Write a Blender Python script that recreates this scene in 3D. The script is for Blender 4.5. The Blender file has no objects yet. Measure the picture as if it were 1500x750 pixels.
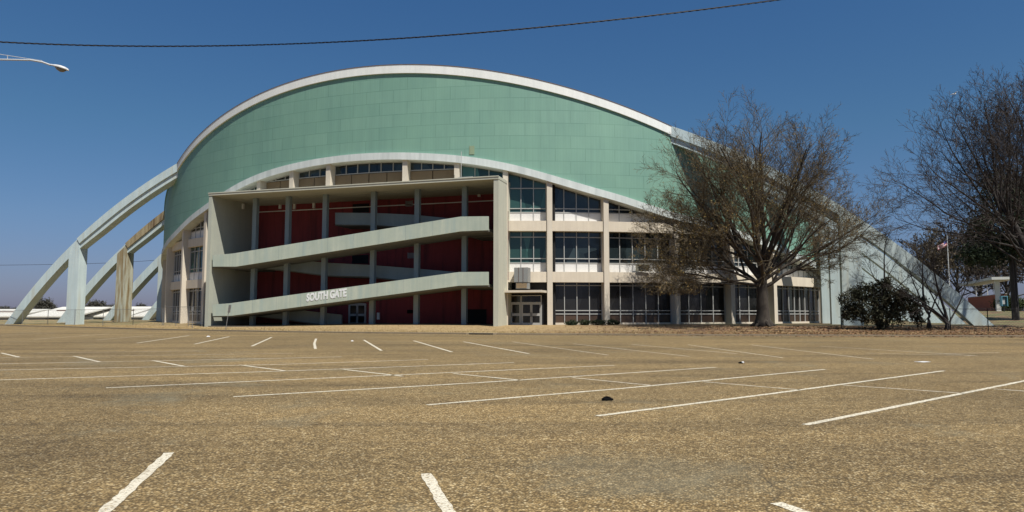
import bpy, math, random
import numpy as np
from mathutils import Vector
R = random.Random(11)
scene = bpy.context.scene
col = scene.collection
rad = math.radians

# ------------------------------------------------------------------ camera
CAM = (37.004, -75.0, 1.6); PITCH = 0.081742; YAW = 0.295812; FPX = 1037.1
cam = bpy.data.cameras.new('camera'); cam.sensor_width = 36; cam.lens = FPX / 1500 * 36
cam.clip_start = 0.1; cam.clip_end = 6000
co = bpy.data.objects.new('camera', cam); col.objects.link(co)
co.location = CAM; co.rotation_euler = (math.pi / 2 + PITCH, 0, YAW); scene.camera = co

def at(px, py, y=None, z=None, D=None):
    """world point seen at a photo pixel, on plane y=, on plane z=, or D metres deep"""
    X = (px - 750) / FPX; Z = (375 - py) / FPX
    cp, sp, c, s = math.cos(PITCH), math.sin(PITCH), math.cos(YAW), math.sin(YAW)
    Y = cp - Z * sp; dz = sp + Z * cp
    dx = X * c - Y * s; dy = X * s + Y * c
    t = (y - CAM[1]) / dy if y is not None else ((z - CAM[2]) / dz if z is not None else D)
    return Vector((CAM[0] + dx * t, CAM[1] + dy * t, CAM[2] + dz * t))

# ------------------------------------------------------------------ materials
def nt(name):
    m = bpy.data.materials.new(name); m.use_nodes = True
    n = m.node_tree; b = n.nodes['Principled BSDF']; return m, n, b
def N(n, t, **k):
    x = n.nodes.new(t)
    for a, v in k.items(): setattr(x, a, v)
    return x
def noise(n, vec, scale, detail=4, rough=.55, dist=0):
    x = N(n, 'ShaderNodeTexNoise'); x.inputs['Scale'].default_value = scale
    x.inputs['Detail'].default_value = detail; x.inputs['Roughness'].default_value = rough
    x.inputs['Distortion'].default_value = dist
    if vec is not None: n.links.new(vec, x.inputs['Vector'])
    return x.outputs['Fac']
def ramp(n, fac, stops):
    r = N(n, 'ShaderNodeValToRGB'); e = r.color_ramp.elements
    while len(e) < len(stops): e.new(.5)
    for i, (p, c) in enumerate(stops):
        e[i].position = p; e[i].color = (c if isinstance(c, tuple) else (c, c, c)) + (1,)
    n.links.new(fac, r.inputs['Fac']); return r.outputs['Color']
def mix(n, fac, a, b, mode='MIX'):
    x = N(n, 'ShaderNodeMix', data_type='RGBA', blend_type=mode)
    for s, v in ((x.inputs[0], fac), (x.inputs[6], a), (x.inputs[7], b)):
        if hasattr(v, 'links'): n.links.new(v, s)
        else: s.default_value = v if not isinstance(v, tuple) else v + (1,)
    return x.outputs[2]
def mapping(n, src, scale=(1, 1, 1), loc=(0, 0, 0)):
    m = N(n, 'ShaderNodeMapping'); m.inputs['Scale'].default_value = scale; m.inputs['Location'].default_value = loc
    n.links.new(src, m.inputs['Vector']); return m.outputs['Vector']
def bump(n, b, h, s, d=.02):
    x = N(n, 'ShaderNodeBump'); x.inputs['Strength'].default_value = s; x.inputs['Distance'].default_value = d
    n.links.new(h, x.inputs['Height']); n.links.new(x.outputs['Normal'], b.inputs['Normal'])
def geo(n): return N(n, 'ShaderNodeNewGeometry').outputs['Position']

def weathered(name, c, dark, streak=.5, rough=.85, patch=.35, stain=None, lo=.35, hi=.7):
    """painted concrete / plaster: blotches, vertical run-off streaks, fine grain"""
    m, n, b = nt(name); p = geo(n)
    c1 = mix(n, ramp(n, noise(n, p, .55, 6, .6), [(.35, 0.), (.75, 1.)]), c, tuple(x * (1 - patch) + d * patch for x, d in zip(c, dark)))
    st = noise(n, mapping(n, p, (2.6, 2.6, .16)), 1.0, 6, .65)
    f = ramp(n, st, [(lo, 0.), (hi, 1.)])
    mm = N(n, 'ShaderNodeMath', operation='MULTIPLY'); mm.inputs[1].default_value = streak
    n.links.new(f, mm.inputs[0])
    c2 = mix(n, mm.outputs[0], c1, dark)
    c3 = mix(n, ramp(n, noise(n, p, 9, 4, .7), [(.3, .0), (.8, .35)]), c2, tuple(x * .72 for x in c))
    if stain:
        s2 = ramp(n, noise(n, mapping(n, p, (1.1, 1.1, .1), (3, 7, 1)), 1.2, 5, .6), [(.52, 0.), (.68, 1.)])
        c3 = mix(n, s2, c3, stain)
    n.links.new(c3, b.inputs['Base Color']); b.inputs['Roughness'].default_value = rough
    bump(n, b, noise(n, p, 14, 5, .6), .25, .02); return m

M = {}
M['fascia'] = weathered('white_fascia_paint', (.82, .83, .78), (.50, .52, .48), .28, patch=.2)
M['rib'] = weathered('pale_blue_green_concrete', (.56, .66, .65), (.34, .42, .43), .5, stain=(.46, .50, .45))
M['rib_stained'] = weathered('brown_stained_concrete', (.42, .36, .22), (.16, .10, .04), .8, stain=(.10, .06, .03))
M['rib_half'] = weathered('streaked_brown_white_concrete', (.48, .50, .40), (.24, .16, .06), .95, stain=(.20, .14, .06), lo=.46, hi=.56)
M['pier'] = weathered('cream_pier_paint', (.64, .575, .46), (.44, .38, .31), .4)
M['gate'] = weathered('beige_gate_concrete', (.50, .49, .39), (.34, .35, .29), .45)
M['parapet'] = weathered('pale_green_parapet_paint', (.48, .52, .42), (.26, .33, .28), .45, patch=.5, stain=(.34, .41, .36))
M['column'] = weathered('shade_toned_column_paint', (.24, .29, .295), (.16, .20, .21), .4)  # gate's shade put into a darker colour for columns and rear parapets
M['spandrel'] = weathered('cream_spandrel_paint', (.68, .60, .47), (.42, .36, .28), .4)
M['panel'] = weathered('white_infill_panel', (.72, .71, .68), (.5, .49, .46), .3)
M['red'] = weathered('dark_red_wall_paint', (.25, .036, .038), (.13, .022, .024), .5, stain=(.11, .02, .022))
M['soffit'] = weathered('shade_darkened_soffit', (.15, .15, .13), (.1, .1, .09), .3)  # shade worked into the lowered base colour of ramp decks and landings
M['steel'] = weathered('grey_mullion_metal', (.42, .42, .40), (.3, .3, .28), .3, rough=.5)
M['louvre'] = weathered('tan_louvre', (.30, .22, .13), (.2, .14, .08), .3)
M['bark'] = weathered('grey_brown_bark', (.052, .041, .030), (.022, .018, .014), .7, rough=.95)
M['twig'] = weathered('brown_twig_bark', (.098, .074, .040), (.06, .045, .028), .3, rough=.95)
M['grey_bark'] = weathered('dark_grey_bark', (.040, .034, .029), (.02, .017, .015), .5, rough=.95)
M['grey_twig'] = weathered('purplish_twig_bark', (.060, .048, .040), (.035, .027, .024), .4, rough=.95)
M['barn_wall'] = weathered('barn_wall_paint', (.34, .35, .33), (.2, .2, .19), .4)
M['barn_roof'] = weathered('barn_roof_metal', (.68, .66, .58), (.5, .47, .4), .3, rough=.6)
M['kerb'] = weathered('dark_brown_kerb_concrete', (.20, .155, .095), (.10, .075, .045), .5)  # dark brown concrete, blotched and streaked darker
M['walk_white'] = weathered('walkway_white_paint', (.62, .62, .56), (.4, .42, .38), .5)
M['verge_concrete'] = weathered('dusty_apron_concrete', (.36, .29, .19), (.22, .17, .1), .4)
M['rimc'] = weathered('chalky_rim_paint', (.66, .70, .67), (.36, .40, .38), .45, stain=(.46, .50, .48))
M['hatch'] = weathered('faded_green_hatch', (.24, .32, .20), (.2, .22, .14), .3)
M['ac'] = weathered('dull_duct_metal', (.26, .27, .26), (.18, .18, .17), .4, rough=.5)
M['inner'] = weathered('shade_darkened_gate_floor', (.13, .12, .10), (.08, .075, .06), .3)  # gate floor colour lowered so the recess shade comes out deeper
M['gate_in'] = weathered('grey_green_gate_wall', (.42, .43, .35), (.25, .28, .25), .3)
M['lamp_metal'] = weathered('galvanised_lamp_metal', (.55, .56, .55), (.4, .4, .4), .2, rough=.45)

def flat(name, c, rough=.6, metal=0, spec=.5):
    m, n, b = nt(name); p = geo(n)
    n.links.new(mix(n, ramp(n, noise(n, p, 5, 4), [(.3, 0.), (.75, 1.)]), c, tuple(x * .7 for x in c)), b.inputs['Base Color'])
    b.inputs['Roughness'].default_value = rough; b.inputs['Metallic'].default_value = metal
    b.inputs['Specular IOR Level'].default_value = spec; return m
M['wire'] = flat('black_cable', (.012, .012, .014), .7)
M['fence'] = flat('fence_wire', (.17, .17, .165), .6)
M['darkpost'] = flat('dark_fence_paint', (.02, .02, .02), .6)
M['black'] = flat('black_cloth', (.003, .003, .003), .95, 0, .1)
M['litter'] = flat('pale_litter', (.6, .6, .58), .7)
M['void'] = flat('dark_interior', (.008, .008, .009), .9)
M['lettering'] = flat('white_letter_metal', (.85, .87, .85), .5)
M['opening'] = flat('unlit_opening', (.006, .006, .008), .9)
M['lens'] = flat('lamp_lens', (.20, .18, .14), .3)
M['pole_white'] = flat('pole_paint', (.6, .6, .58), .5)
M['bird'] = flat('white_feathers', (.85, .85, .85), .8)
M['blue'] = flat('blue_phone_shell', (.12, .30, .38), .5)
M['gutter'] = flat('brown_roof_edge', (.16, .11, .09), .7)
M['redcloth'] = flat('faded_red_flag_cloth', (.55, .12, .12), .8)
M['whitecloth'] = flat('faded_white_flag_cloth', (.8, .72, .7), .8)
M['bluecloth'] = flat('faded_blue_flag_cloth', (.08, .09, .25), .8)

def glass(name, tint, rough=.08, var=.5):
    m, n, b = nt(name); p = geo(n)
    v = N(n, 'ShaderNodeTexVoronoi'); v.inputs['Scale'].default_value = .55; n.links.new(mapping(n, p, (1, 1, .45)), v.inputs['Vector'])
    f = ramp(n, v.outputs['Color'], [(.25, 0.), (.72, .8), (.84, 1.), (.87, 3.0)])
    n.links.new(mix(n, f, tuple(t * (1 - var) for t in tint), tuple(t * (1 + var) for t in tint)), b.inputs['Base Color'])
    b.inputs['Roughness'].default_value = rough; b.inputs['Specular IOR Level'].default_value = .5
    bump(n, b, noise(n, p, .8, 2), .12, .05); return m
M['glass'] = glass('dark_tinted_glass', (.018, .026, .028), .1, .7)
M['glass_teal'] = glass('teal_tinted_glass', (.035, .085, .075), .1, .6)
M['glass_low'] = glass('smoky_ground_floor_glass', (.012, .012, .012), .16, .6)
M['brown_glass'] = glass('brown_lower_panel', (.055, .034, .022), .35, .4)

# green metal cladding, uv in metres along the wall
m, n, b = nt('green_cladding'); uv = N(n, 'ShaderNodeUVMap').outputs['UV']; p = geo(n)
br = N(n, 'ShaderNodeTexBrick'); n.links.new(uv, br.inputs['Vector'])
br.offset = .5; br.inputs['Scale'].default_value = 1; br.inputs['Brick Width'].default_value = 3.1; br.inputs['Row Height'].default_value = 1.32
br.inputs['Mortar Size'].default_value = .028; br.inputs['Mortar Smooth'].default_value = .3; br.inputs['Bias'].default_value = 0
br.inputs['Color1'].default_value = (.158, .305, .235, 1); br.inputs['Color2'].default_value = (.182, .335, .258, 1); br.inputs['Mortar'].default_value = (.085, .20, .15, 1)
st = noise(n, mapping(n, uv, (1.6, .12, 1)), 1., 6, .65)
c1 = mix(n, ramp(n, st, [(.36, .0), (.70, .6)]), br.outputs['Color'], (.13, .25, .20))
c2 = mix(n, ramp(n, noise(n, mapping(n, uv, (.16, .1, 1)), 1., 5, .6), [(.4, 0.), (.8, .5)]), c1, (.23, .41, .29))
rb = N(n, 'ShaderNodeTexWave', wave_type='BANDS', bands_direction='X'); rb.inputs['Scale'].default_value = 1.1; n.links.new(uv, rb.inputs['Vector'])
c3 = mix(n, ramp(n, rb.outputs['Fac'], [(.0, .10), (.5, .0)]), c2, (.10, .22, .16))
n.links.new(c3, b.inputs['Base Color']); b.inputs['Roughness'].default_value = .62
bump(n, b, br.outputs['Fac'], -.4, .02); M['green'] = m

# parking lot: exposed pea gravel in tired asphalt
def gravel(name):
    m, n, b = nt(name); p = geo(n)
    def cells(s):
        v = N(n, 'ShaderNodeTexVoronoi'); v.inputs['Scale'].default_value = s; n.links.new(p, v.inputs['Vector']); return v
    va = cells(42); vb = cells(17)
    sx = N(n, 'ShaderNodeSeparateColor'); n.links.new(va.outputs['Color'], sx.inputs[0])
    sy = N(n, 'ShaderNodeSeparateColor'); n.links.new(vb.outputs['Color'], sy.inputs[0])
    stones = ramp(n, sx.outputs[0], [(0., (.075, .046, .020)), (.3, (.225, .148, .066)), (.62, (.36, .245, .112)), (.86, (.52, .375, .185)), (1., (.82, .68, .44))])
    stones2 = ramp(n, sy.outputs[1], [(0., (.11, .072, .034)), (.45, (.29, .20, .092)), (.85, (.44, .315, .15)), (1., (.62, .48, .28))])
    stones = mix(n, .38, stones, stones2)
    gap = ramp(n, va.outputs['Distance'], [(.32, 0.), (.72, .9)])
    c = mix(n, gap, stones, (.10, .070, .034))
    # broad tonal patches
    big = ramp(n, noise(n, p, .11, 7, .62, .6), [(.34, (.70, .69, .68)), (.56, (.93, .92, .90)), (.75, (1.06, 1.02, .95))])
    c = mix(n, 1., c, big, 'MULTIPLY')
    c0, s0 = math.cos(YAW), math.sin(YAW)
    mp = N(n, 'ShaderNodeMapping'); mp.inputs['Rotation'].default_value = (0, 0, -YAW - .04); n.links.new(p, mp.inputs['Vector'])
    band = noise(n, mapping(n, mp.outputs['Vector'], (.055, .55, 1)), 1., 6, .6, .4)
    c = mix(n, 1., c, ramp(n, band, [(.34, (.66, .66, .68)), (.5, (.98, .98, .98)), (.68, (1.14, 1.12, 1.08))]), 'MULTIPLY')
    grey = ramp(n, noise(n, p, .33, 6, .65, .8), [(.56, 0.), (.72, .55)])
    c = mix(n, grey, c, (.165, .150, .105))
    med = noise(n, p, 3.2, 5, .7)
    c = mix(n, 1., c, ramp(n, med, [(.28, (.78, .78, .78)), (.7, (1.16, 1.16, 1.16))]), 'MULTIPLY')
    # hairline cracks
    vc = N(n, 'ShaderNodeTexVoronoi', feature='DISTANCE_TO_EDGE'); vc.inputs['Scale'].default_value = .16
    wob = N(n, 'ShaderNodeVectorMath', operation='ADD'); ns = N(n, 'ShaderNodeTexNoise'); ns.inputs['Scale'].default_value = .7; ns.inputs['Detail'].default_value = 6
    n.links.new(p, ns.inputs['Vector']); n.links.new(p, wob.inputs[0]); n.links.new(ns.outputs['Color'], wob.inputs[1]); n.links.new(wob.outputs[0], vc.inputs['Vector'])
    ck = ramp(n, vc.outputs['Distance'], [(.0, 1.), (.0035, 0.)])
    ckm = N(n, 'ShaderNodeMath', operation='MULTIPLY'); n.links.new(ck, ckm.inputs[0]); n.links.new(ramp(n, noise(n, p, .22, 3), [(.5, 0.), (.62, .75)]), ckm.inputs[1])
    c = mix(n, ckm.outputs[0], c, (.05, .038, .024))
    # tar and oil drips
    oil = ramp(n, noise(n, p, .9, 3, .5, .3), [(.70, 0.), (.78, .6)])
    c = mix(n, oil, c, (.05, .042, .03))
    c = mix(n, 1., c, (.98, 1.0, .97), 'MULTIPLY')
    b.inputs['Roughness'].default_value = .92; b.inputs['Specular IOR Level'].default_value = .25
    inv = N(n, 'ShaderNodeMath', operation='SUBTRACT'); inv.inputs[0].default_value = 1; n.links.new(va.outputs['Distance'], inv.inputs[1])
    bump(n, b, inv.outputs[0], .85, .012)
    return m, n, b, c, p
m, n, b, c, p = gravel('pea_gravel_asphalt'); n.links.new(c, b.inputs['Base Color']); M['lot'] = m
m, n, b, c, p = gravel('worn_white_line_paint')
w = N(n, 'ShaderNodeMath', operation='MULTIPLY'); w.inputs[1].default_value = .9
chip = mix(n, ramp(n, noise(n, p, 1.3, 3), [(.45, 0.), (.7, .5)]), ramp(n, noise(n, p, 24, 5, .75), [(.38, 0.), (.48, 1.)]), ramp(n, noise(n, p, 13, 5, .8), [(.47, 0.), (.55, 1.)]))
n.links.new(chip, w.inputs[0])
n.links.new(mix(n, w.outputs[0], c, (.66, .61, .48)), b.inputs['Base Color']); M['paint'] = m
m, n, b, c, p = gravel('faded_white_line_paint')
n.links.new(mix(n, ramp(n, noise(n, p, 7, 5, .75), [(.36, .25), (.62, .9)]), c, (.62, .56, .43)), b.inputs['Base Color']); M['paint_old'] = m

# dormant lawn
m, n, b = nt('dormant_grass'); p = geo(n)
c = ramp(n, noise(n, p, 2.2, 8, .7), [(.25, (.11, .07, .032)), (.45, (.27, .185, .085)), (.65, (.36, .26, .125)), (.85, (.45, .35, .19))])
sp = N(n, 'ShaderNodeSeparateXYZ'); n.links.new(p, sp.inputs[0])
mr = N(n, 'ShaderNodeMapRange'); mr.inputs['From Min'].default_value = 19; mr.inputs['From Max'].default_value = 33; n.links.new(sp.outputs['X'], mr.inputs['Value'])
lf = N(n, 'ShaderNodeMath', operation='MULTIPLY'); n.links.new(mr.outputs[0], lf.inputs[0]); n.links.new(ramp(n, noise(n, p, .5, 7, .65), [(.33, 0.), (.55, 1.)]), lf.inputs[1])
leaf = ramp(n, noise(n, p, 7, 6, .75), [(.3, (.035, .020, .012)), (.55, (.115, .062, .033)), (.8, (.22, .13, .07))])
c = mix(n, lf.outputs[0], c, leaf)
mg = N(n, 'ShaderNodeMapRange'); mg.inputs['From Min'].default_value = -7; mg.inputs['From Max'].default_value = 2; n.links.new(sp.outputs['Y'], mg.inputs['Value'])
gm = N(n, 'ShaderNodeMath', operation='MULTIPLY'); n.links.new(mg.outputs[0], gm.inputs[0]); n.links.new(ramp(n, noise(n, p, .35, 5, .6), [(.42, 0.), (.6, .8)]), gm.inputs[1])
c = mix(n, gm.outputs[0], c, (.085, .105, .035))
n.links.new(c, b.inputs['Base Color']); b.inputs['Roughness'].default_value = .95; bump(n, b, noise(n, p, 9, 6, .7), .7, .05); M['grass'] = m

def leafmat(name, cols):
    m, n, b = nt(name); p = geo(n)
    oi = N(n, 'ShaderNodeTexNoise'); oi.inputs['Scale'].default_value = 2.3; oi.inputs['Detail'].default_value = 5; n.links.new(p, oi.inputs['Vector'])
    k = len(cols)
    n.links.new(ramp(n, oi.outputs['Fac'], [(.3 + .4 * i / (k - 1), c) for i, c in enumerate(cols)]), b.inputs['Base Color'])
    b.inputs['Roughness'].default_value = .85; b.inputs['Specular IOR Level'].default_value = .2; return m
M['buds'] = leafmat('olive_brown_buds', [(.12, .08, .028), (.22, .14, .042), (.18, .165, .05)])
M['evergreen'] = leafmat('dark_evergreen_leaves', [(.012, .018, .010), (.025, .036, .018), (.055, .065, .032)])
M['bush'] = leafmat('dull_bush_leaves', [(.016, .018, .010), (.034, .035, .018), (.065, .050, .028)])
M['hedge'] = leafmat('hedge_leaves', [(.03, .045, .015), (.07, .09, .03)])
M['litter_leaf'] = leafmat('fallen_leaves', [(.10, .05, .025), (.2, .11, .055), (.30, .19, .1)])
M['blade'] = leafmat('straw_grass_blades', [(.22, .16, .07), (.36, .27, .13), (.3, .24, .1)])
M['far_tree'] = leafmat('far_tree_twigs', [(.05, .05, .04), (.08, .075, .06)])

m, n, b = nt('red_brick'); p = geo(n)
br = N(n, 'ShaderNodeTexBrick'); br.inputs['Scale'].default_value = 4.5; n.links.new(mapping(n, p, (1, 1, 1)), br.inputs['Vector'])
sw = N(n, 'ShaderNodeCombineXYZ'); s2 = N(n, 'ShaderNodeSeparateXYZ'); n.links.new(p, s2.inputs[0]); n.links.new(s2.outputs['X'], sw.inputs['X']); n.links.new(s2.outputs['Z'], sw.inputs['Y'])
n.links.new(sw.outputs[0], br.inputs['Vector'])
br.inputs['Color1'].default_value = (.46, .12, .050, 1); br.inputs['Color2'].default_value = (.38, .09, .04, 1); br.inputs['Mortar'].default_value = (.25, .18, .14, 1); br.inputs['Mortar Size'].default_value = .012
n.links.new(br.outputs['Color'], b.inputs['Base Color']); b.inputs['Roughness'].default_value = .9; M['brick'] = m

# ------------------------------------------------------------------ mesh helpers
class MB:
    def __init__(s): s.v = []; s.f = []; s.uv = {}
    def box(s, x0, x1, y0, y1, z0, z1):
        k = len(s.v); s.v += [(x, y, z) for z in (z0, z1) for x, y in ((x0, y0), (x1, y0), (x1, y1), (x0, y1))]
        s.f += [tuple(k + i for i in q) for q in ((3, 2, 1, 0), (4, 5, 6, 7), (0, 1, 5, 4), (1, 2, 6, 5), (2, 3, 7, 6), (3, 0, 4, 7))]; return s
    def prism(s, poly, y0, y1):
        """poly: (x,z) outline, extruded along y"""
        k = len(s.v); n = len(poly)
        a = sum(poly[i][0] * poly[(i + 1) % n][1] - poly[(i + 1) % n][0] * poly[i][1] for i in range(n))
        if a < 0: poly = poly[::-1]
        s.v += [(x, y0, z) for x, z in poly] + [(x, y1, z) for x, z in poly]
        s.f.append(tuple(range(k, k + n))); s.f.append(tuple(k + n + i for i in range(n - 1, -1, -1)))
        for i in range(n):
            j = (i + 1) % n; s.f.append((k + j, k + i, k + n + i, k + n + j))
        return s
    def tube(s, pts, rr, sides=6, cap=True):
        k = len(s.v); prev = None; n = len(pts)
        for i, p in enumerate(pts):
            a = pts[max(i - 1, 0)]; b = pts[min(i + 1, n - 1)]
            dx, dy, dz = b[0] - a[0], b[1] - a[1], b[2] - a[2]
            L = math.sqrt(dx * dx + dy * dy + dz * dz) or 1; dx /= L; dy /= L; dz /= L
            if abs(dz) < .9: ux, uy, uz = -dy, dx, 0
            else: ux, uy, uz = dz, 0, -dx
            if prev is not None:
                px, py, pz = prev; q = px * dx + py * dy + pz * dz; ux, uy, uz = px - q * dx, py - q * dy, pz - q * dz
            L = math.sqrt(ux * ux + uy * uy + uz * uz) or 1; ux /= L; uy /= L; uz /= L; prev = (ux, uy, uz)
            wx, wy, wz = dy * uz - dz * uy, dz * ux - dx * uz, dx * uy - dy * ux
            r = rr[i] if hasattr(rr, '__len__') else rr
            for j in range(sides):
                c = math.cos(2 * math.pi * j / sides) * r; d = math.sin(2 * math.pi * j / sides) * r
                s.v.append((p[0] + ux * c + wx * d, p[1] + uy * c + wy * d, p[2] + uz * c + wz * d))
        for i in range(n - 1):
            for j in range(sides):
                j2 = (j + 1) % sides; s.f.append((k + i * sides + j, k + i * sides + j2, k + (i + 1) * sides + j2, k + (i + 1) * sides + j))
        if cap:
            s.f.append(tuple(k + j for j in range(sides - 1, -1, -1))); s.f.append(tuple(k + (n - 1) * sides + j for j in range(sides)))
        return s
    def quad(s, c, u, w):
        k = len(s.v)
        s.v += [(c[0] - u[0] - w[0], c[1] - u[1] - w[1], c[2] - u[2] - w[2]), (c[0] + u[0] - w[0], c[1] + u[1] - w[1], c[2] + u[2] - w[2]),
                (c[0] + u[0] + w[0], c[1] + u[1] + w[1], c[2] + u[2] + w[2]), (c[0] - u[0] + w[0], c[1] - u[1] + w[1], c[2] - u[2] + w[2])]
        s.f.append((k, k + 1, k + 2, k + 3))
    def build(s, name, mat, parent=None, smooth=False):
        me = bpy.data.meshes.new(name); me.from_pydata(s.v, [], s.f); me.materials.append(M[mat] if isinstance(mat, str) else mat)
        if smooth: me.polygons.foreach_set('use_smooth', [True] * len(me.polygons))
        o = bpy.data.objects.new(name, me); col.objects.link(o)
        if parent: o.parent = parent
        return o
def tag(o, label=None, cat=None, group=None, kind=None):
    if label: o['label'] = label
    if cat: o['category'] = cat
    if group: o['group'] = group
    if kind: o['kind'] = kind
    return o
def empty(name, loc=(0, 0, 0), rz=0):
    o = bpy.data.objects.new(name, None); o.location = loc; o.rotation_euler = (0, 0, rz); col.objects.link(o); o.empty_display_size = .1; return o
def copy_tree(o, parent=None):
    c = o.copy(); col.objects.link(c)
    if parent: c.parent = parent
    for ch in [x for x in scene.objects if x.parent == o]: copy_tree(ch, c)
    return c
def rvec(r=R):
    z = r.uniform(-1, 1); a = r.uniform(0, 6.2832); q = math.sqrt(1 - z * z); return (q * math.cos(a), q * math.sin(a), z)

# ------------------------------------------------------------------ ground
KX = [-900, -200, -80, -51, -37, -21, -10, 0, 10, 20, 34, 48, 57, 75, 120, 300, 900]
KY = [120, 60, 8, -4.5, -9.5, -15.8, -18.9, -21.2, -22.4, -22.6, -21.4, -18.9, -17.4, -15, -11, 0, 30]
def kerb_y(x): return float(np.interp(x, KX, KY))
def sm(t): t = min(max(t, 0), 1); return t * t * (3 - 2 * t)
def gz(x, y):
    t = y - kerb_y(x)
    h = .13 + .40 * sm((t - 3) / 14) + .05 * math.sin(x * .21 + 1) * sm(t / 5) * .6
    h += 1.55 * sm((y - 8) / 45) * sm((x - 52) / 22)
    return h
xs = sorted(set([-900, -600, -400, -300, -240, -200] + list(np.arange(-160, 161, 1.6)) + [200, 260, 340, 500, 700, 900]))
ys_off = [0, .5, 1, 1.7, 2.5, 3.5, 4.5, 6, 7.5, 9, 10.5, 12, 14, 16, 18, 21, 24, 28, 33, 38, 44, 50, 57, 65, 75, 90, 110, 140, 180, 250, 400, 800, 1600, 3000]
g = MB()
for x in xs:
    for t in ys_off: g.v.append((x, kerb_y(x) + .15 + t, gz(x, kerb_y(x) + t)))
nn = len(ys_off)
for i in range(len(xs) - 1):
    for j in range(nn - 1): g.f.append((i * nn + j, (i + 1) * nn + j, (i + 1) * nn + j + 1, i * nn + j + 1))
tag(g.build('grass_ground', 'grass', smooth=True), kind='structure')
g = MB(); n3 = 3
for x in xs: g.v += [(x, -400, 0), (x, -60, 0), (x, kerb_y(x) + .02, 0)]
for i in range(len(xs) - 1):
    for j in range(2): g.f.append((i * 3 + j, (i + 1) * 3 + j, (i + 1) * 3 + j + 1, i * 3 + j + 1))
lot = tag(g.build('parking_lot', 'lot'), kind='structure')
g = MB()
for x in xs:
    y = kerb_y(x)
    g.v += [(x, y, -.02), (x, y + .02, .11), (x, y + .17, .125), (x, y + .17, -.02)]
for i in range(len(xs) - 1):
    for j in range(3): g.f.append((i * 4 + j, (i + 1) * 4 + j, (i + 1) * 4 + j + 1, i * 4 + j + 1))
tag(g.build('kerb', 'kerb'), kind='structure')

def stripe(pts, w=.11, mat='paint', zz=.004, px=True):
    P = [at(a, b, z=zz) for a, b in pts] if px else [Vector(p) for p in pts]
    # subdivide with slightly wandering edges
    Q = []
    for a, b in zip(P[:-1], P[1:]):
        k = max(2, int((b - a).length / .12))
        Q += [a.lerp(b, i / k) for i in range(k)]
    Q.append(P[-1]); s = MB()
    for i, q in enumerate(Q):
        d = (Q[min(i + 1, len(Q) - 1)] - Q[max(i - 1, 0)]).normalized(); nx, ny = -d.y, d.x
        a = w / 2 * R.uniform(.80, 1.14); c = w / 2 * R.uniform(.80, 1.14)
        s.v += [(q.x + nx * a, q.y + ny * a, zz), (q.x - nx * c, q.y - ny * c, zz)]
    for i in range(len(Q) - 1): s.f.append((2 * i + 1, 2 * i + 3, 2 * i + 2, 2 * i))
    s.build('parking_stripe', mat, lot)
far_p = at(153, 750, z=0); nr = at(248, 663.5, z=0); ext = far_p + (far_p - nr) * 1.2
stripe([ext, nr], .115, px=False)
a = at(657, 750, z=0); nr = at(624, 694, z=0); stripe([a + (a - nr) * 1.5, nr], .115, px=False)
a = at(1174, 750, z=0); nr = at(1137, 737, z=0); stripe([a + (a - nr) * 4, nr], .115, px=False)
for L in [[(155, 568), (900, 535)], [(342, 581), (700, 560.5), (1048, 538)], [(625, 593), (910, 569), (1208, 541)], [(875, 609), (1130, 576.5), (1383, 543)], [(1180, 622), (1500, 558), (1640, 530)],
          [(-60, 559), (0, 556.5), (400, 544), (753, 531)], [(-60, 544), (0, 542), (400, 534), (627, 526.5)], [(-60, 534.5), (0, 533), (400, 525), (501, 522.5)]]:
    stripe(L, .12 if L[0][1] > 550 else .11, 'paint')
for L in [[(0, 524), (110, 522), (430, 517.5)], [(50, 517), (292, 514)]]: stripe(L, .10, 'paint_old')
for L in [[(2, 517), (28, 523)], [(108, 521.5), (146, 530)], [(224, 528), (273, 537)], [(351, 534.5), (421, 543.5)], [(503, 541), (590, 551)], [(664, 547), (764, 557)], [(838, 553), (955, 564.5)], [(1030, 559), (1172, 571)], [(1235, 564), (1412, 576)], [(1455, 569.5), (1560, 577)]]:
    stripe(L, .11, 'paint' if L[0][0] < 700 else 'paint_old')
for L in [[(200, 502.5), (277, 491.5)], [(285, 504), (336, 493)], [(369, 507), (398, 494)], [(462, 511), (460.5, 503), (463, 496)], [(533, 498), (559, 513.5)], [(606, 499), (662, 515.5)], [(679, 500.5), (775, 518)]]:
    stripe(L, .13, 'paint')
for L in [[(750, 500.5), (891, 520)], [(840, 503.5), (1010, 522)], [(925, 504.5), (1080, 518)], [(1008, 505), (1147, 524)], [(1100, 505), (1279, 526)], [(1201, 507), (1431, 521)], [(141, 498), (224, 491)], [(0, 491), (80, 487.5)], [(1377, 518), (1464, 516.5)], [(1268, 517), (1431, 521)], [(50, 497), (160, 489)]]:
    stripe(L, .11, 'paint_old')

# ------------------------------------------------------------------ the coliseum
A, B, Y0 = 51.08, 41.98, -9.07; YC = Y0 + B
def prof(x): x = abs(x); return 27.8 - .006462 * x * x - 5.14e-8 * x ** 4 - 6.9e-11 * x ** 6
def pos(th, ins=0):
    nx, ny = math.sin(th) / A, -math.cos(th) / B; L = math.hypot(nx, ny)
    return A * math.sin(th) - ins * nx / L, YC - B * math.cos(th) - ins * ny / L
RX = [0, 5, 10.6, 15.1, 19.3, 23, 27.6, 30.5, 34.4, 40.5, 42, 49.6, 52]
RZ = [18.5, 18.35, 17.85, 17.1, 15.95, 14.75, 13.5, 12.4, 11.6, 10.0, 9.5, 6.85, 6.4]
def rim(x):  # smooth lookup
    x = abs(x); c = [float(np.interp(abs(x + d), RX, RZ)) for d in (-2, -1, 0, 1, 2)]; return sum(c) / 5
TH = lambda x: math.asin(max(-1, min(1, x / A)))
XJ0 = A * math.sqrt(1 - (YC / B) ** 2)

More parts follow.
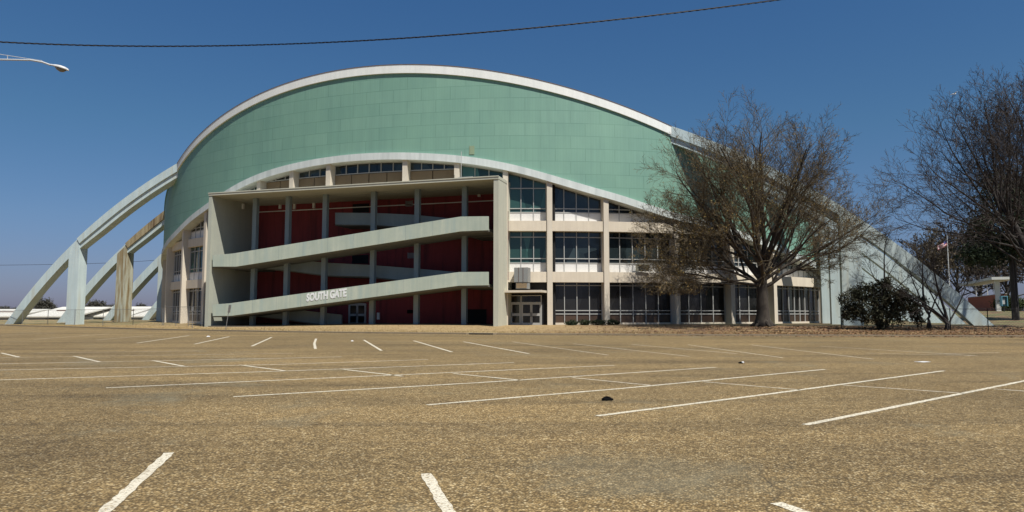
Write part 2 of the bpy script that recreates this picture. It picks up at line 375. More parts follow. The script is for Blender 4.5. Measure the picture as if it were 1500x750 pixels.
hall = empty('coliseum', (0, 0, 0))
tag(hall, 'large round coliseum with pale green upper wall, arched white roof edge and concrete ramps', 'coliseum')

def ring(mb, ths, ztop, zbot, i0, i1, uv=False):
    """closed band following the oval: outer inset i0, inner inset i1"""
    k = len(mb.v)
    for th in ths:
        xo, yo = pos(th, i0); xi, yi = pos(th, i1); xx = A * math.sin(th)
        zt = ztop(xx) if callable(ztop) else ztop; zb = zbot(xx) if callable(zbot) else zbot
        mb.v += [(xo, yo, zb), (xo, yo, zt), (xi, yi, zt), (xi, yi, zb)]
    for i in range(len(ths) - 1):
        for j in range(4):
            mb.f.append((k + i * 4 + j, k + (i + 1) * 4 + j, k + (i + 1) * 4 + (j + 1) % 4, k + i * 4 + (j + 1) % 4))
    mb.f.append((k, k + 1, k + 2, k + 3)); e = k + (len(ths) - 1) * 4; mb.f.append((e + 3, e + 2, e + 1, e))
full = [math.pi * 2 * i / 240 - math.pi for i in range(241)]
# green upper wall with uv in metres
mb = MB(); arc = [0]; RN = 9
for i in range(1, len(full)):
    p0, p1 = pos(full[i - 1]), pos(full[i]); arc.append(arc[-1] + math.hypot(p1[0] - p0[0], p1[1] - p0[1]))
uvs = []
for i, th in enumerate(full):
    x, y = pos(th); z0 = rim(x) - .3; z1 = prof(x) - .1
    for j in range(RN):
        z = z0 + (z1 - z0) * j / (RN - 1); mb.v.append((x, y, z)); uvs.append((arc[i], z))
for i in range(len(full) - 1):
    for j in range(RN - 1): mb.f.append((i * RN + j, (i + 1) * RN + j, (i + 1) * RN + j + 1, i * RN + j + 1))
wall = mb.build('upper_wall', 'green', hall, True); me = wall.data; ul = me.uv_layers.new(name='UVMap')
for l in me.loops: ul.data[l.index].uv = uvs[l.vertex_index]
# roof shell
mb = MB(); SX = [A * math.sin(math.pi * (i / 100 - .5)) for i in range(101)]
for x in SX:
    th = TH(x); dy = B * math.cos(th)
    for j in range(7): mb.v.append((x, YC - dy + 2 * dy * j / 6, prof(x) + .02))
for i in range(100):
    for j in range(6): mb.f.append((i * 7 + j, (i + 1) * 7 + j, (i + 1) * 7 + j + 1, i * 7 + j + 1))
mb.build('roof', 'fascia', hall, True)
ZF = lambda h: (lambda x: prof(x) - h)
mb = MB(); tj = TH(XJ0); ring(mb, [(-tj + 2 * tj * i / 90) for i in range(91)], ZF(-.06), ZF(.84), -.17, .15); mb.build('roof_fascia', 'fascia', hall)
mb = MB(); ring(mb, [(-tj + 2 * tj * i / 90) for i in range(91)], ZF(-.10), ZF(-.06), -.21, .1); mb.build('roof_edge_flashing', 'gutter', hall)
mb = MB(); side = [tj + .005 + (math.pi - tj) * 2 * i / 160 for i in range(159)]; ring(mb, side, ZF(-.05), ZF(.35), -.1, .15); mb.build('roof_fascia', 'green', hall)
mb = MB(); ring(mb, [-1.45 + 2.9 * i / 140 for i in range(141)], rim, lambda x: rim(x) - .74, -.22, 1.35); mb.build('rim_beam', 'rimc', hall)
mb = MB(); ring(mb, [1.452 + (2 * math.pi - 2.904) * i / 120 for i in range(121)], lambda x: rim(x) - .2, -.2, .0, .4); mb.build('rear_wall', 'fascia', hall)
# access hatch on the green wall
h0, h1 = at(687, 226, y=-8), at(694, 213, y=-8); mb = MB(); t0, t1 = TH(h0.x), TH(h1.x); ring(mb, [t0, t1], h1.z, h0.z, -.05, .02); mb.build('access_hatch', 'hatch', hall)

# facade under the rim
PIERS = [-44.5, -40.3, -35.6, -29.2, -23.4, -18.6, -13.6, -8.7, -3.8, 5.2, 10.7, 15.6, 19.9, 25.3, 32.05, 37.55, 42.1, 48.9]
GX0, GX1, SLAB = -18.35, 15.75, 15.1
def zl(x): return rim(x) - .74
def strip(mb, x0, x1, z0, z1, i0, i1, k=8):
    """piece of facade between x0..x1, clipped under the rim"""
    X = [x0 + (x1 - x0) * i / k for i in range(k + 1)]
    X = [x for x in X if zl(x) > (z0 + .05)]
    if len(X) < 2: return
    ring(mb, [TH(x) for x in X], (lambda x: min(z1, zl(x))), z0, i0, i1)
def pier(xc):
    th = TH(xc); zb = SLAB if GX0 < xc < GX1 - .5 else .0; mb = MB()
    dth = .27 / math.hypot(A * math.cos(th), B * math.sin(th))
    T = [th - dth, th + dth]
    ring(mb, T, lambda x: rim(x) - .7, zb, .02, 1.3); mb.build('pier', 'pier', hall)
for xc in PIERS: pier(xc)
GI = 1.02   # glass inset
def window(x0, x1, z0, z1, nm, rails, gm='glass', thin=.07):
    if zl((x0 + x1) / 2) < z0 + .1 and zl(x0) < z0 + .1 and zl(x1) < z0 + .1: return
    fr = MB()
    for i in range(nm + 1):
        xx = x0 + (x1 - x0) * i / nm; w = thin / 2
        if zl(xx) > z0 + .2: strip(fr, xx - w, xx + w, z0, z1, GI - .12, GI + .02, 1)
    if zl((x0 + x1) / 2) < z1:
        XX = [x0 + (x1 - x0) * q / 8 for q in range(9)]; XX = [x for x in XX if zl(x) > z0 + .12]
        if len(XX) > 1: ring(fr, [TH(x) for x in XX], zl, lambda x: zl(x) - .09, GI - .11, GI + .02)
    for zr in rails: strip(fr, x0, x1, zr - .045, zr + .045, GI - .10, GI + .02)
    if not fr.v: return
    o = fr.build('window', 'steel', hall)
    for i in range(1):
        pn = MB(); strip(pn, x0, x1, z0, z1, GI, GI + .05)
        if pn.v: pn.build('glass', gm, o)
for i in range(len(PIERS) - 1):
    x0, x1 = PIERS[i] + .27, PIERS[i + 1] - .27; wd = (PIERS[i + 1] - PIERS[i]) / 1.0
    arcw = math.hypot(pos(TH(x1))[0] - pos(TH(x0))[0], pos(TH(x1))[1] - pos(TH(x0))[1])
    nm = max(3, round(arcw / 1.42)); over = PIERS[i] > GX0 - .5 and PIERS[i + 1] < GX1 + .3
    if over:
        lou = PIERS[i] >= -14 and PIERS[i + 1] < 11
        if lou:
            mb = MB(); k = max(2, round(arcw / 2.3))
            for j in range(k):
                u0 = x0 + (x1 - x0) * j / k + .05; u1 = x0 + (x1 - x0) * (j + 1) / k - .05
                for q in range(12): strip(mb, u0, u1, SLAB + .05 + q * .115, SLAB + .05 + q * .115 + .085, GI - .12 - .03 * (q % 1), GI + .03, 3)
            mb.build('louvre_panel', 'louvre', hall)
            window(x0, x1, 16.6, 19, nm, [16.62], 'glass')
        else: window(x0, x1, SLAB, 19, nm, [], 'glass_teal')
        continue
    # ground floor
    door_bay = abs(PIERS[i] - 15.6) < .01
    if not door_bay:
        window(x0, x1, .5, 4.8, nm, [4.5, 1.95, 1.6], 'glass_low')
        mb = MB(); strip(mb, x0, x1, .72, 1.5, GI - .03, GI + .1); mb.build('kick_panel', 'brown_glass', hall)
        mb = MB(); strip(mb, x0, x1, -.1, .72, GI - .16, GI + .2); mb.build('sill', 'pier', hall)
    mb = MB(); sb = .55 if x1 < -18 else .14; strip(mb, x0, x1, 4.8, 5.85, sb, GI + .3, 10); mb.build('spandrel_beam', 'spandrel', hall)
    mb = MB(); strip(mb, x0, x1, 5.85, 6.78, GI - .06, GI + .1); mb.build('infill_panel', 'panel', hall) if mb.v else 0
    window(x0, x1, 5.87, 10.0, nm, [7.25, 6.8, 9.45], 'glass_teal' if i in (11, 3) else 'glass')
    mb = MB(); strip(mb, x0, x1, 10.0, 11.04, sb, GI + .3, 14); mb.build('spandrel_beam', 'spandrel', hall) if mb.v else 0
    if zl((x0 + x1) / 2) > 11.2 or zl(x0) > 11.3:
        mb = MB(); strip(mb, x0, x1, 11.04, 11.95, GI - .06, GI + .1, 14); mb.build('infill_panel', 'panel', hall) if mb.v else 0
        window(x0, x1, 11.06, 19, nm, [12.0, 12.4] + ([14.5] if x0 < 17 and x0 > 14 else []), 'glass_teal' if i == 11 else 'glass')
# dark core behind the glass
for (xa_, xb_, zb_) in ((-51., GX0 - .9, 0.), (GX0 - .9, 20., SLAB - .04), (20., 51., 0.)):
    mb = MB(); ta, tb = TH(xa_), TH(xb_); ring(mb, [ta + (tb - ta) * i / 50 for i in range(51)], lambda x: rim(x) - .3, zb_, 1.36, 1.6); mb.build('inner_wall', 'void', hall)
MB().box(GX1 - .2, 20.2, -4.9, -4.6, 0, SLAB).build('inner_wall', 'void', hall)

# bay with the glazed double doors
def door_pair(x0, x1, y, z0, z1, parent, mat='steel', transom=None):
    fr = MB(); w = .09; xm = (x0 + x1) / 2
    for xx in (x0, x1): fr.box(xx - w / 2, xx + w / 2, y - .06, y + .06, z0, z1 if not transom else transom)
    fr.box(x0, x1, y - .058, y + .058, z1 - .04, z1 + .05)
    if transom: fr.box(x0, x1, y - .057, y + .057, transom - .08, transom)
    o = fr.build('door_frame', mat, parent)
    for a, b_ in ((x0 + .05, xm - .01), (xm + .01, x1 - .05)):
        d = MB(); s = .11
        d.box(a, a + s, y - .04, y + .03, z0 + .03, z1 - .05); d.box(b_ - s, b_, y - .04, y + .03, z0 + .03, z1 - .05)
        zc = (z0 + z1) / 2 - .05
        for q0, q1 in ((z0 + .03, z0 + .3), (zc - .13, zc + .13), (z1 - .2, z1 - .05)): d.box(a + s, b_ - s, y - .038, y + .028, q0, q1)
        dd = d.build('door', mat, o)
        MB().box(a + s, b_ - s, y - .005, y + .015, z0 + .1, z1 - .1).build('glass', 'glass_low', dd)
        hx = b_ - s / 2 if a < xm - .2 else a + s / 2
        MB().tube([(hx, y - .045, zc - .22), (hx, y - .1, zc - .2), (hx, y - .1, zc + .2), (hx, y - .045, zc + .22)], .018, 6).build('handle', 'black', dd)
    return o
ydoor = -5.5
xa, xb = at(734.5, 460, y=ydoor).x, at(793, 460, y=ydoor).x; xm = (xa + xb) / 2; zt = at(765, 443.3, y=ydoor).z; zg = .42; ztr = at(765, 432.5, y=ydoor).z
for a, b_ in ((xa, xm - .03), (xm + .03, xb)): door_pair(a, b_, ydoor, zg, zt, hall, transom=ztr)
MB().box(xa, xb, ydoor + .0, ydoor + .02, zt + .05, ztr).build('transom_glass', 'glass_low', hall)
MB().box(GX1 + .02, 19.62, ydoor + .08, ydoor + .3, 0, 4.8).build('entrance_wall', 'void', hall)
yc0 = -6.9
cs = at(765, 425, y=yc0 - .9).z
MB().box(GX1 - .05, 19.55, yc0 - .95, ydoor + .1, cs - .22, cs).build('entrance_canopy', 'pier', hall)
MB().box(GX1 - .02, 19.62, -7.3, ydoor + .3, .0, .42).build('entrance_step', 'kerb', hall)
# big rooftop-style ac unit hung over the entrance bay
q0, q1 = at(753, 392, y=-7.6), at(773, 413, y=-7.6); q2 = at(756, 423, y=-7.6)
ac = MB().prism([(q0.x, q0.z), (q1.x, q0.z), (q1.x, q1.z), (q0.x, q1.z)], -7.6, -6.55).build('air_conditioner', 'ac', hall)
mb = MB().prism([(q0.x + .15, q1.z), (q1.x - .05, q1.z), (q1.x - .05, q2.z), (q0.x + .15, q2.z)], -7.5, -6.6); mb.build('housing', 'ac', ac)
mb = MB()
for k in range(6):
    zz = q2.z + .08 + (q1.z - q2.z - .16) * k / 6; mb.box(q0.x + .22, q1.x - .12, -7.56, -7.48, zz, zz + .07)
mb.build('grille', 'louvre', ac)
for x in np.linspace(q0.x, q1.x, 3): pass
mb = MB()
for k in range(1, 3): xx = q0.x + (q1.x - q0.x) * k / 3; mb.box(xx - .02, xx + .02, -7.63, -7.59, q1.z, q0.z)
mb.build('seam', 'gutter', ac)
# window air conditioners in the upper panels
for (xx, yy, z0_) in ((932, 397.5, 5.9), ):
    c = at(941, 392, y=-1.6); w = MB().box(-.62, .62, -.35, .35, -.35, .35); o = w.build('air_conditioner', 'gate', hall)
    o.location = (c.x, c.y, 6.35); o.rotation_euler = (0, 0, .45)
    gme = MB()
    for k in range(6): gme.box(-.55, .55, -.37, -.352, -.3 + k * .105, -.25 + k * .105)
    gme.build('grille', 'black', o)
# antenna pole on the gate roof
pb = at(675.5, 258.5, y=-9.0)
mb = MB().tube([(pb.x, -9.0, SLAB), (pb.x, -9.0, at(675.5, 222, y=-9).z)], .035, 6); mb.box(pb.x - .25, pb.x + 1.3, -9.25, -8.9, SLAB, SLAB + .22); mb.build('roof_pole', 'steel', hall)
dn = MB().tube([(17.5 - 1.65, -6.95, 12), (17.5 - 1.65, -6.95, 5.0)], .04, 6); dn.build('downpipe', 'gutter', hall)

# ------------------------------------------------------------------ arch legs (one part each, with its pillar)
def leg(sgn, y, mat, pmat, fmat=None):
    xj = A * math.sqrt(max(0, 1 - ((y - YC) / B) ** 2)) if y < 2 * YC + 0 else 30
    xs_ = xj - 1.0; XE = 59.6; K = 40
    def th_(x): return 1.65 - .45 * sm((x - 44) / 7)
    top = []; bot = []; mid = []
    for i in range(K + 1):
        x = xs_ + (XE - xs_) * i / K; z = prof(x) + .12
        s = (prof(x + .1) - prof(x - .1)) / .2; L = math.hypot(1, s); nx, nz = s / L, -1 / L
        t = th_(x); top.append((x, z)); bot.append((x + nx * t, z + nz * t)); mid.append((x + nx * t * .60, z + nz * t * .60))
    gzz = -.3
    def fin(P):  # carry the foot straight into the ground
        (x0, z0), (x1, z1) = P[-2], P[-1]; k = (gzz - z1) / (z1 - z0); return P + [(x1 + (x1 - x0) * k, gzz)]
    sg = lambda P: [(sgn * x, z) for x, z in P]
    T, Bt, Md = fin(top), fin(bot), fin(mid)
    mb = MB()
    for i in range(len(T) - 1):
        mb.prism(sg([T[i], T[i + 1], Bt[i + 1], Bt[i]]), y - .02, y + 1.15)
    o = mb.build('arch_leg', mat, hall)
    # proud upper flange with a shadow groove beneath, upper arm only
    mb = MB(); 
    for i in range(len(top) - 1):
        if top[i][0] > 47.5: break
        mb.prism(sg([(top[i][0], top[i][1] + .02), (top[i + 1][0], top[i + 1][1] + .02), mid[i + 1], mid[i]]), y - .2, y + 1.3)
    if mb.v: mb.build('flange', fmat or mat, o)
    if xj < 47.2:
        mb = MB(); a, c = 47.6, 49.4
        zt = lambda x: prof(x) - .25
        poly = [(a - .0, -.3), (c, -.3), (c, zt(c)), (a, zt(a))]
        mb.prism(sg(poly), y - .1, y + 1.22); 
        mb.build('pillar', pmat, o)
    return o
for k in range(9):
    y = 8.0 * k
    leg(-1, y, 'rib', 'rib') if k != 1 else leg(-1, y, 'rib', 'rib_half', 'rib_stained')
    leg(1, y, 'rib', 'rib')

# ------------------------------------------------------------------ south gate with its ramps
F = -9.8; BW = -1.8
L0 = GX0; R1 = GX1
mb = MB().box(L0, L0 + .42, F, BW + .3, -.2, SLAB - .3); mb.build('gate_side_wall', 'gate_in', hall)
mb = MB().box(R1 - .5, R1, F, -5.0, -.2, SLAB - .3); mb.build('gate_side_wall', 'gate', hall)
mb = MB().box(L0 - .03, R1 + .03, F - .06, -6.0, SLAB - .3, SLAB); mb.box(L0, R1, -6.0, BW + .3, SLAB - .32, SLAB - .02); mb.build('gate_roof', 'gate', hall)
mb = MB().box(L0 - .06, R1 + .06, F - .11, F - .062, SLAB - .07, SLAB + .03); mb.build('gate_roof_trim', 'gate', hall)
mb = MB().box(L0 + .3, R1 - .2, BW, BW + .25, -.2, SLAB - .3); mb.build('gate_back_wall', 'red', hall)
MB().box(L0 + .42, R1 - .5, BW - .06, BW - .002, SLAB - 1.12, SLAB - 1.02).build('gate_ledge', 'fascia', hall)
MB().box(R1 - .5, R1 - .2, -5.0, BW + .2, 0, SLAB - .3).build('gate_inner_wall', 'red', hall)
MB().box(L0 + .42, R1 - .5, F + .05, BW, -.1, .30).build('gate_floor', 'inner', hall)
for px in (370.7, 419, 473.8, 545, 609.6, 679.5):
    x = at(px, 380, y=-7.0).x; MB().box(x - .26, x + .26, -7.0, -6.5, .0, SLAB - .3).build('column', 'column', hall)
def Zp(px, py, y): q = at(px, py, y=y); return (q.x, q.z)
yf = F + .12
XL, XR = L0 + .42, R1 - .72
def para(tp, bt, name='ramp_parapet', y=yf, t=.22, mat='parapet'):
    P = [Zp(a, b_, y) for a, b_ in tp] + [Zp(a, b_, y) for a, b_ in bt[::-1]]; return MB().prism(P, y, y + t).build(name, mat, hall)
low = para([(311.5, 446), (336, 444.3), (672.4, 398.5), (715, 398.2)], [(311.5, 463), (338.5, 462.6), (672, 418.5), (715, 417.8)])
upp = para([(311.5, 373.8), (340, 371.4), (674.7, 317.2), (715, 316.8)], [(311.5, 390.5), (345.5, 390.5), (674.7, 338.8), (715, 337.2)])
for par_, (ta_, tb_), (ba_, bb_) in ((low, ((336, 444.3), (672.4, 398.5)), ((338.5, 462.6), (672, 418.5))), (upp, ((340, 371.4), (674.7, 317.2)), ((345.5, 390.5), (674.7, 338.8)))):
    P0, P1, Q0, Q1 = Zp(*ta_, yf), Zp(*tb_, yf), Zp(*ba_, yf), Zp(*bb_, yf); jm = MB()
    for k in range(1, 9):
        t = k / 9; x = P0[0] + (P1[0] - P0[0]) * t; zt_ = P0[1] + (P1[1] - P0[1]) * t; u = (x - Q0[0]) / (Q1[0] - Q0[0]); zb_ = Q0[1] + (Q1[1] - Q0[1]) * u
        J = MB().box(x - .012, x + .012, yf - .004, yf + .05, zb_ + .01, zt_ - .01).build('pour_joint', 'column', par_)
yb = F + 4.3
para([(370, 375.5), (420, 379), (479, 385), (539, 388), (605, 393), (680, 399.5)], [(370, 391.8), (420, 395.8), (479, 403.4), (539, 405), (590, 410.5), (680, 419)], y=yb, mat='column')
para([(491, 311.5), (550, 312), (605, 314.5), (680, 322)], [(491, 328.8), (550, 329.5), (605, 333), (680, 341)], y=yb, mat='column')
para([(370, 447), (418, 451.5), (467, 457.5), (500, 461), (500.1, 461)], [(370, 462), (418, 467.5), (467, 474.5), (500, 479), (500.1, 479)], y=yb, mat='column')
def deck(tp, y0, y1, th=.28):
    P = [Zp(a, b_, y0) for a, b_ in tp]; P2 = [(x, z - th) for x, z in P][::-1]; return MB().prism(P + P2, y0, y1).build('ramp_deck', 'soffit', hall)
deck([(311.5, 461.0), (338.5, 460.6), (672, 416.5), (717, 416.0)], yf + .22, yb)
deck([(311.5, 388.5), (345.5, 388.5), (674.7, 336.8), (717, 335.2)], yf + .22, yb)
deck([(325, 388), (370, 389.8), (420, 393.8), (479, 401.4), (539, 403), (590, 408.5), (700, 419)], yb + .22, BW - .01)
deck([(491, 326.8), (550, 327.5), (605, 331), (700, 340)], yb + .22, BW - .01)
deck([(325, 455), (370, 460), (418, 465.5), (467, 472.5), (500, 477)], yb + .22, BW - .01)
zA = Zp(317, 388.5, yf)[1]; zB = Zp(317, 461, yf)[1]
for z in (zA, zB): MB().box(L0 + .42, L0 + 3.2, yb, BW - .01, z - .33, z - .03).build('landing', 'soffit', hall)
zC = Zp(700, 416.3, yf)[1]; zD = Zp(700, 335.6, yf)[1]
for z in (zC, zD): MB().box(11.3, R1 - .5, yb, BW - .01, z - .33, z - .03).build('landing', 'soffit', hall)
# SOUTH GATE lettering, raised on the lower parapet
a_, b_ = Zp(449, 441.3, yf), Zp(507.5, 433.6, yf)
cu = bpy.data.curves.new('lettering', 'FONT'); cu.body = 'SOUTH GATE'; cu.size = 1.0; cu.extrude = .012; cu.offset = .045; cu.resolution_u = 3
to = bpy.data.objects.new('lettering_curve', cu); col.objects.link(to); bpy.context.view_layer.update()
dg = bpy.context.evaluated_depsgraph_get(); me = bpy.data.meshes.new_from_object(to.evaluated_get(dg)); bpy.data.objects.remove(to)
w_ = max(v.co.x for v in me.vertices) - min(v.co.x for v in me.vertices); h_ = max(v.co.y for v in me.vertices); mnx = min(v.co.x for v in me.vertices)
sl = (b_[1] - a_[1]) / (b_[0] - a_[0]); tw = b_[0] - a_[0]; thh = Zp(480, 427, yf)[1] - Zp(480, 438.3, yf)[1]
for v in me.vertices:
    x, y, z = v.co; xx = (x - mnx) / w_ * tw; v.co = (a_[0] + xx, yf - .018 - z, a_[1] + .0 + xx * sl * 1.0 + y / h_ * thh)
me.materials.clear(); me.materials.append(M['lettering'])
lo = bpy.data.objects.new('lettering', me); col.objects.link(lo); lo.parent = low
# doors, openings and fittings on the red wall
def onwall(px0, py0, px1, py1, y=BW): q, r = at(px0, py0, y=y), at(px1, py1, y=y); return q.x, r.x, r.z, q.z
x0, x1, z0, z1 = onwall(512, 445, 536, 475); door_pair(x0, x1, BW - .08, .3, z1, hall)
for c_ in ((655, 262, 1, 1),): pass
for (u0, v0, u1, v1) in ((517, 299, 541, 311), (684, 453, 713, 480), (516, 374, 540, 386)):
    x0, x1, z0, z1 = onwall(u0, v0, u1, v1); fr = MB(); fr.box(x0 - .08, x1 + .08, BW - .05, BW - .003, z1, z1 + .08); fr.box(x0 - .08, x0, BW - .05, BW - .003, z0, z1); fr.box(x1, x1 + .08, BW - .05, BW - .003, z0, z1)
    o = fr.build('doorway', 'red', hall); MB().box(x0, x1, BW - .03, BW - .004, z0, z1).build('opening', 'opening', o)
for (u0, v0, u1, v1) in ((595, 294, 604, 302), (598, 370, 614, 378)):
    x0, x1, z0, z1 = onwall(u0, v0, u1, v1); mb = MB()
    for k in range(5): zz = z0 + (z1 - z0) * k / 5; mb.box(x0, x1, BW - .06, BW - .003, zz, zz + (z1 - z0) / 8)
    mb.box(x0 - .05, x0, BW - .06, BW - .003, z0, z1); mb.box(x1, x1 + .05, BW - .06, BW - .003, z0, z1); mb.build('wall_vent', 'column', hall)
for (u, v, yy, lx) in ((410.5, 302, BW, 0), (431.5, 302.5, BW, 0), (460, 301, BW, 0), (338.5, 303, BW, 1), (702, 284, BW, 0)):
    if lx: q = at(u, v, y=-4.6); c = (L0 + .42, q.y, q.z)
    else: q = at(u, v, y=BW - .1); c = (q.x, q.y, q.z)
    mb = MB().box(c[0] - (0 if lx else .14), c[0] + (.22 if lx else .14), c[1] - .14, c[1] + .1, c[2] - .32, c[2] + .30); o = mb.build('wall_light', 'fascia', hall)
x0, x1, z0, z1 = onwall(553, 458, 556.5, 468); MB().box(x0, x1, BW - .16, BW - .003, z0, z1).build('meter_box', 'fascia', hall)
x0, x1, z0, z1 = onwall(597, 454, 605, 459); MB().box(x0, x1, BW - .1, BW - .003, z0, z1).build('fuse_box', 'black', hall)

# ------------------------------------------------------------------ trees
class Tree:
    def __init__(s, seed): s.r = random.Random(seed); s.big = MB(); s.fine = MB(); s.tips = []; s.bud = MB()
    def branch(s, p, d, L, r, lv, spec, az0=0):
        rr = s.r; n = spec['seg'][lv]; pts = [p]; rads = [r]; step = L / n
        up = spec['up'][lv]; wob = spec['wob'][lv]; d = list(d); ds = [tuple(d)]
        for i in range(n):
            for k in range(3): d[k] += rr.gauss(0, wob)
            d[2] += up
            q = math.sqrt(sum(x * x for x in d)); d = [x / q for x in d]
            p = (p[0] + d[0] * step, p[1] + d[1] * step, p[2] + d[2] * step)
            if p[2] < spec.get('floor', 2.2): d[2] = abs(d[2]) * .5
            pts.append(p); rads.append(max(spec['rmin'], r * (1 - (i + 1) / n * spec['tap'][lv]))); ds.append(tuple(d))
        (s.big if lv <= 1 else s.fine).tube(pts, rads, (9, 6, 4, 3, 3)[min(lv, 4)], cap=(lv == 0))
        if lv >= spec['levels']:
            s.tips.append((p, tuple(d))); return
        if lv == 1 and spec.get('fork'):
            sub = dict(spec); sub['fork'] = 0; a0 = rr.uniform(0, 6.28)
            for j in range(spec['fork']):
                t = (.16, .30, .42, .5)[j] + rr.uniform(-.04, .04); i = min(int(t * n), n - 1); dd = ds[i]
                u = (-dd[1], dd[0], 0) if abs(dd[2]) < .95 else (1, 0, 0); m_ = math.sqrt(u[0] ** 2 + u[1] ** 2) or 1; u = (u[0] / m_, u[1] / m_, 0)
                w = (dd[1] * u[2] - dd[2] * u[1], dd[2] * u[0] - dd[0] * u[2], dd[0] * u[1] - dd[1] * u[0])
                a0 += 2.2 + rr.uniform(-.4, .4); ang = rad(rr.uniform(20, 34)); ca, sa = math.cos(ang), math.sin(ang); c, s_ = math.cos(a0), math.sin(a0)
                nd = tuple(dd[k] * ca + (u[k] * c + w[k] * s_) * sa for k in range(3))
                s.branch(pts[i], nd, L * (1 - t) * rr.uniform(.95, 1.1), rads[i] * .72, 1, sub)
        nc = spec['kids'][lv]; nc = max(1, int(round(nc * rr.uniform(.8, 1.2)))); st = spec['start'][lv]; az = rr.uniform(0, 6.28)
        for j in range(nc):
            t = st + (1 - st) * (j + rr.uniform(.1, .9)) / nc; f = t * n; i = min(int(f), n - 1); f -= i
            a, b = pts[i], pts[i + 1]; q = tuple(a[k] + (b[k] - a[k]) * f for k in range(3)); dd = ds[i + 1]
            az += 2.399 + rr.uniform(-.5, .5)
            # perpendicular basis
            u = (-dd[1], dd[0], 0) if abs(dd[2]) < .95 else (1, 0, 0); m_ = math.sqrt(u[0] ** 2 + u[1] ** 2) or 1; u = (u[0] / m_, u[1] / m_, 0)
            w = (dd[1] * u[2] - dd[2] * u[1], dd[2] * u[0] - dd[0] * u[2], dd[0] * u[1] - dd[1] * u[0])
            ang = rad(rr.uniform(*spec['ang'][lv])); ca, sa = math.cos(ang), math.sin(ang); c, s_ = math.cos(az), math.sin(az)
            nd = tuple(dd[k] * ca + (u[k] * c + w[k] * s_) * sa for k in range(3))
            ln = L * rr.uniform(*spec['len'][lv]) * (1 - .45 * t)
            cr = (rads[i] * (1 - f) + rads[i + 1] * f) * spec['cr'][lv] * rr.uniform(.8, 1.1)
            s.branch(q, nd, max(ln, .25), max(cr, spec['rmin']), lv + 1, spec)
        s.tips.append((p, tuple(d)))
SPEC = dict(levels=4, seg=[6, 9, 7, 4, 2], up=[0, .03, .05, .03, .02], wob=[.04, .085, .10, .10, .10], tap=[.6, .82, .8, .75, .6], kids=[0, 12, 9, 7], start=[.4, .30, .22, .14],
            ang=[(30, 60), (26, 52), (24, 50), (22, 48)], len=[(.5, .9), (.40, .66), (.36, .58), (.38, .60)], cr=[.5, .42, .50, .6], rmin=.0095, floor=3.0)
def limbs_tree(name, seed, base, trunk_h, r, limbs, spec, mats, budn=0, budsize=.05, lean=(0, 0), budmat='buds'):
    T = Tree(seed); rr = T.r
    th = trunk_h; n = 8; pts = []; rads = []
    for i in range(n + 1):
        t = i / n; pts.append((lean[0] * t * t + rr.gauss(0, .03), lean[1] * t * t + rr.gauss(0, .03), -.15 + th * t)); rads.append(r * (1 + .75 * math.exp(-t * 9) - .25 * t))
    T.big.tube(pts, rads, 12)
    # root flare
    for k in range(6):
        a = k * 1.05 + rr.uniform(-.2, .2); T.big.tube([(math.cos(a) * r * .5, math.sin(a) * r * .5, .7), (math.cos(a) * r * 1.3, math.sin(a) * r * 1.3, .22), (math.cos(a) * r * 2.3, math.sin(a) * r * 2.3, -.1)], [r * .42, r * .34, r * .12], 7)
    for (zf, azi, el, L, rf) in limbs:
        t = zf; i = min(int(t * n), n - 1); q = pts[i]; z = -.15 + th * t
        d = (math.cos(rad(azi)) * math.cos(rad(el)), math.sin(rad(azi)) * math.cos(rad(el)), math.sin(rad(el)))
        T.branch((pts[min(i + 1, n)][0], pts[min(i + 1, n)][1], z), d, L, r * rf, 1, spec)
    root = empty(name, base)
    T.big.build('trunk', mats[0], root, True); T.fine.build('crown', mats[1], root)
    if budn:
        tips = T.tips; bd = MB()
        for _ in range(budn):
            (p, d) = tips[rr.randrange(len(tips))]; g_ = .22
            if noise_keep(p, rr): continue
            c = (p[0] - d[0] * rr.uniform(0, .5) + rr.gauss(0, g_ * .3), p[1] - d[1] * rr.uniform(0, .5) + rr.gauss(0, g_ * .3), p[2] - d[2] * rr.uniform(0, .5) + rr.gauss(0, g_ * .3))
            u = rvec(rr); w = rvec(rr); s = budsize * rr.uniform(.5, 1.3)
            bd.quad(c, tuple(x * s for x in u), tuple(x * s * .7 for x in w))
        bd.build('buds', budmat, root)
    return root
def noise_keep(p, rr):
    v = math.sin(p[0] * .9 + 1.3) * math.sin(p[1] * .8) + math.sin(p[2] * 1.1 + p[0] * .5); low = (14 - p[2]) / 14
    return rr.random() > .45 + .35 * v * .5 + .35 * low

# the big spreading tree in front of the hall.  camera right ~ azimuth +17 deg
rr = random.Random(5); limbs = []
NL = 9
for k in range(NL):
    f = (k + .5) / NL; el = 14 + 68 * f ** .8 + rr.uniform(-4, 4); az = 137.5 * k + rr.uniform(-18, 18)
    ln = float(np.interp(el, [10, 25, 40, 55, 70, 85], [8.6, 9.4, 11.2, 12.6, 13.6, 14.2])) * rr.uniform(.93, 1.05)
    limbs.append((.72 + .28 * f, az, el, ln, .34 + .14 * f))
limbs.append((.80, 197, 4, 10.4, .27)); limbs.append((.97, 192, 50, 12.8, .40)); limbs.append((.84, 206, 14, 10.6, .25)); limbs.append((.86, 12, 34, 12.2, .3))
bp = at(1118, 478.5, D=64.5); by = gz(bp.x, bp.y)
big = limbs_tree('shade_tree', 21, (bp.x, bp.y, by), 4.9, .56, limbs, dict(SPEC, fork=3), ('bark', 'twig'), budn=44000, budsize=.042)
tag(big, 'large spreading leafless tree with olive-brown buds standing before the windows right of the gate', 'tree')

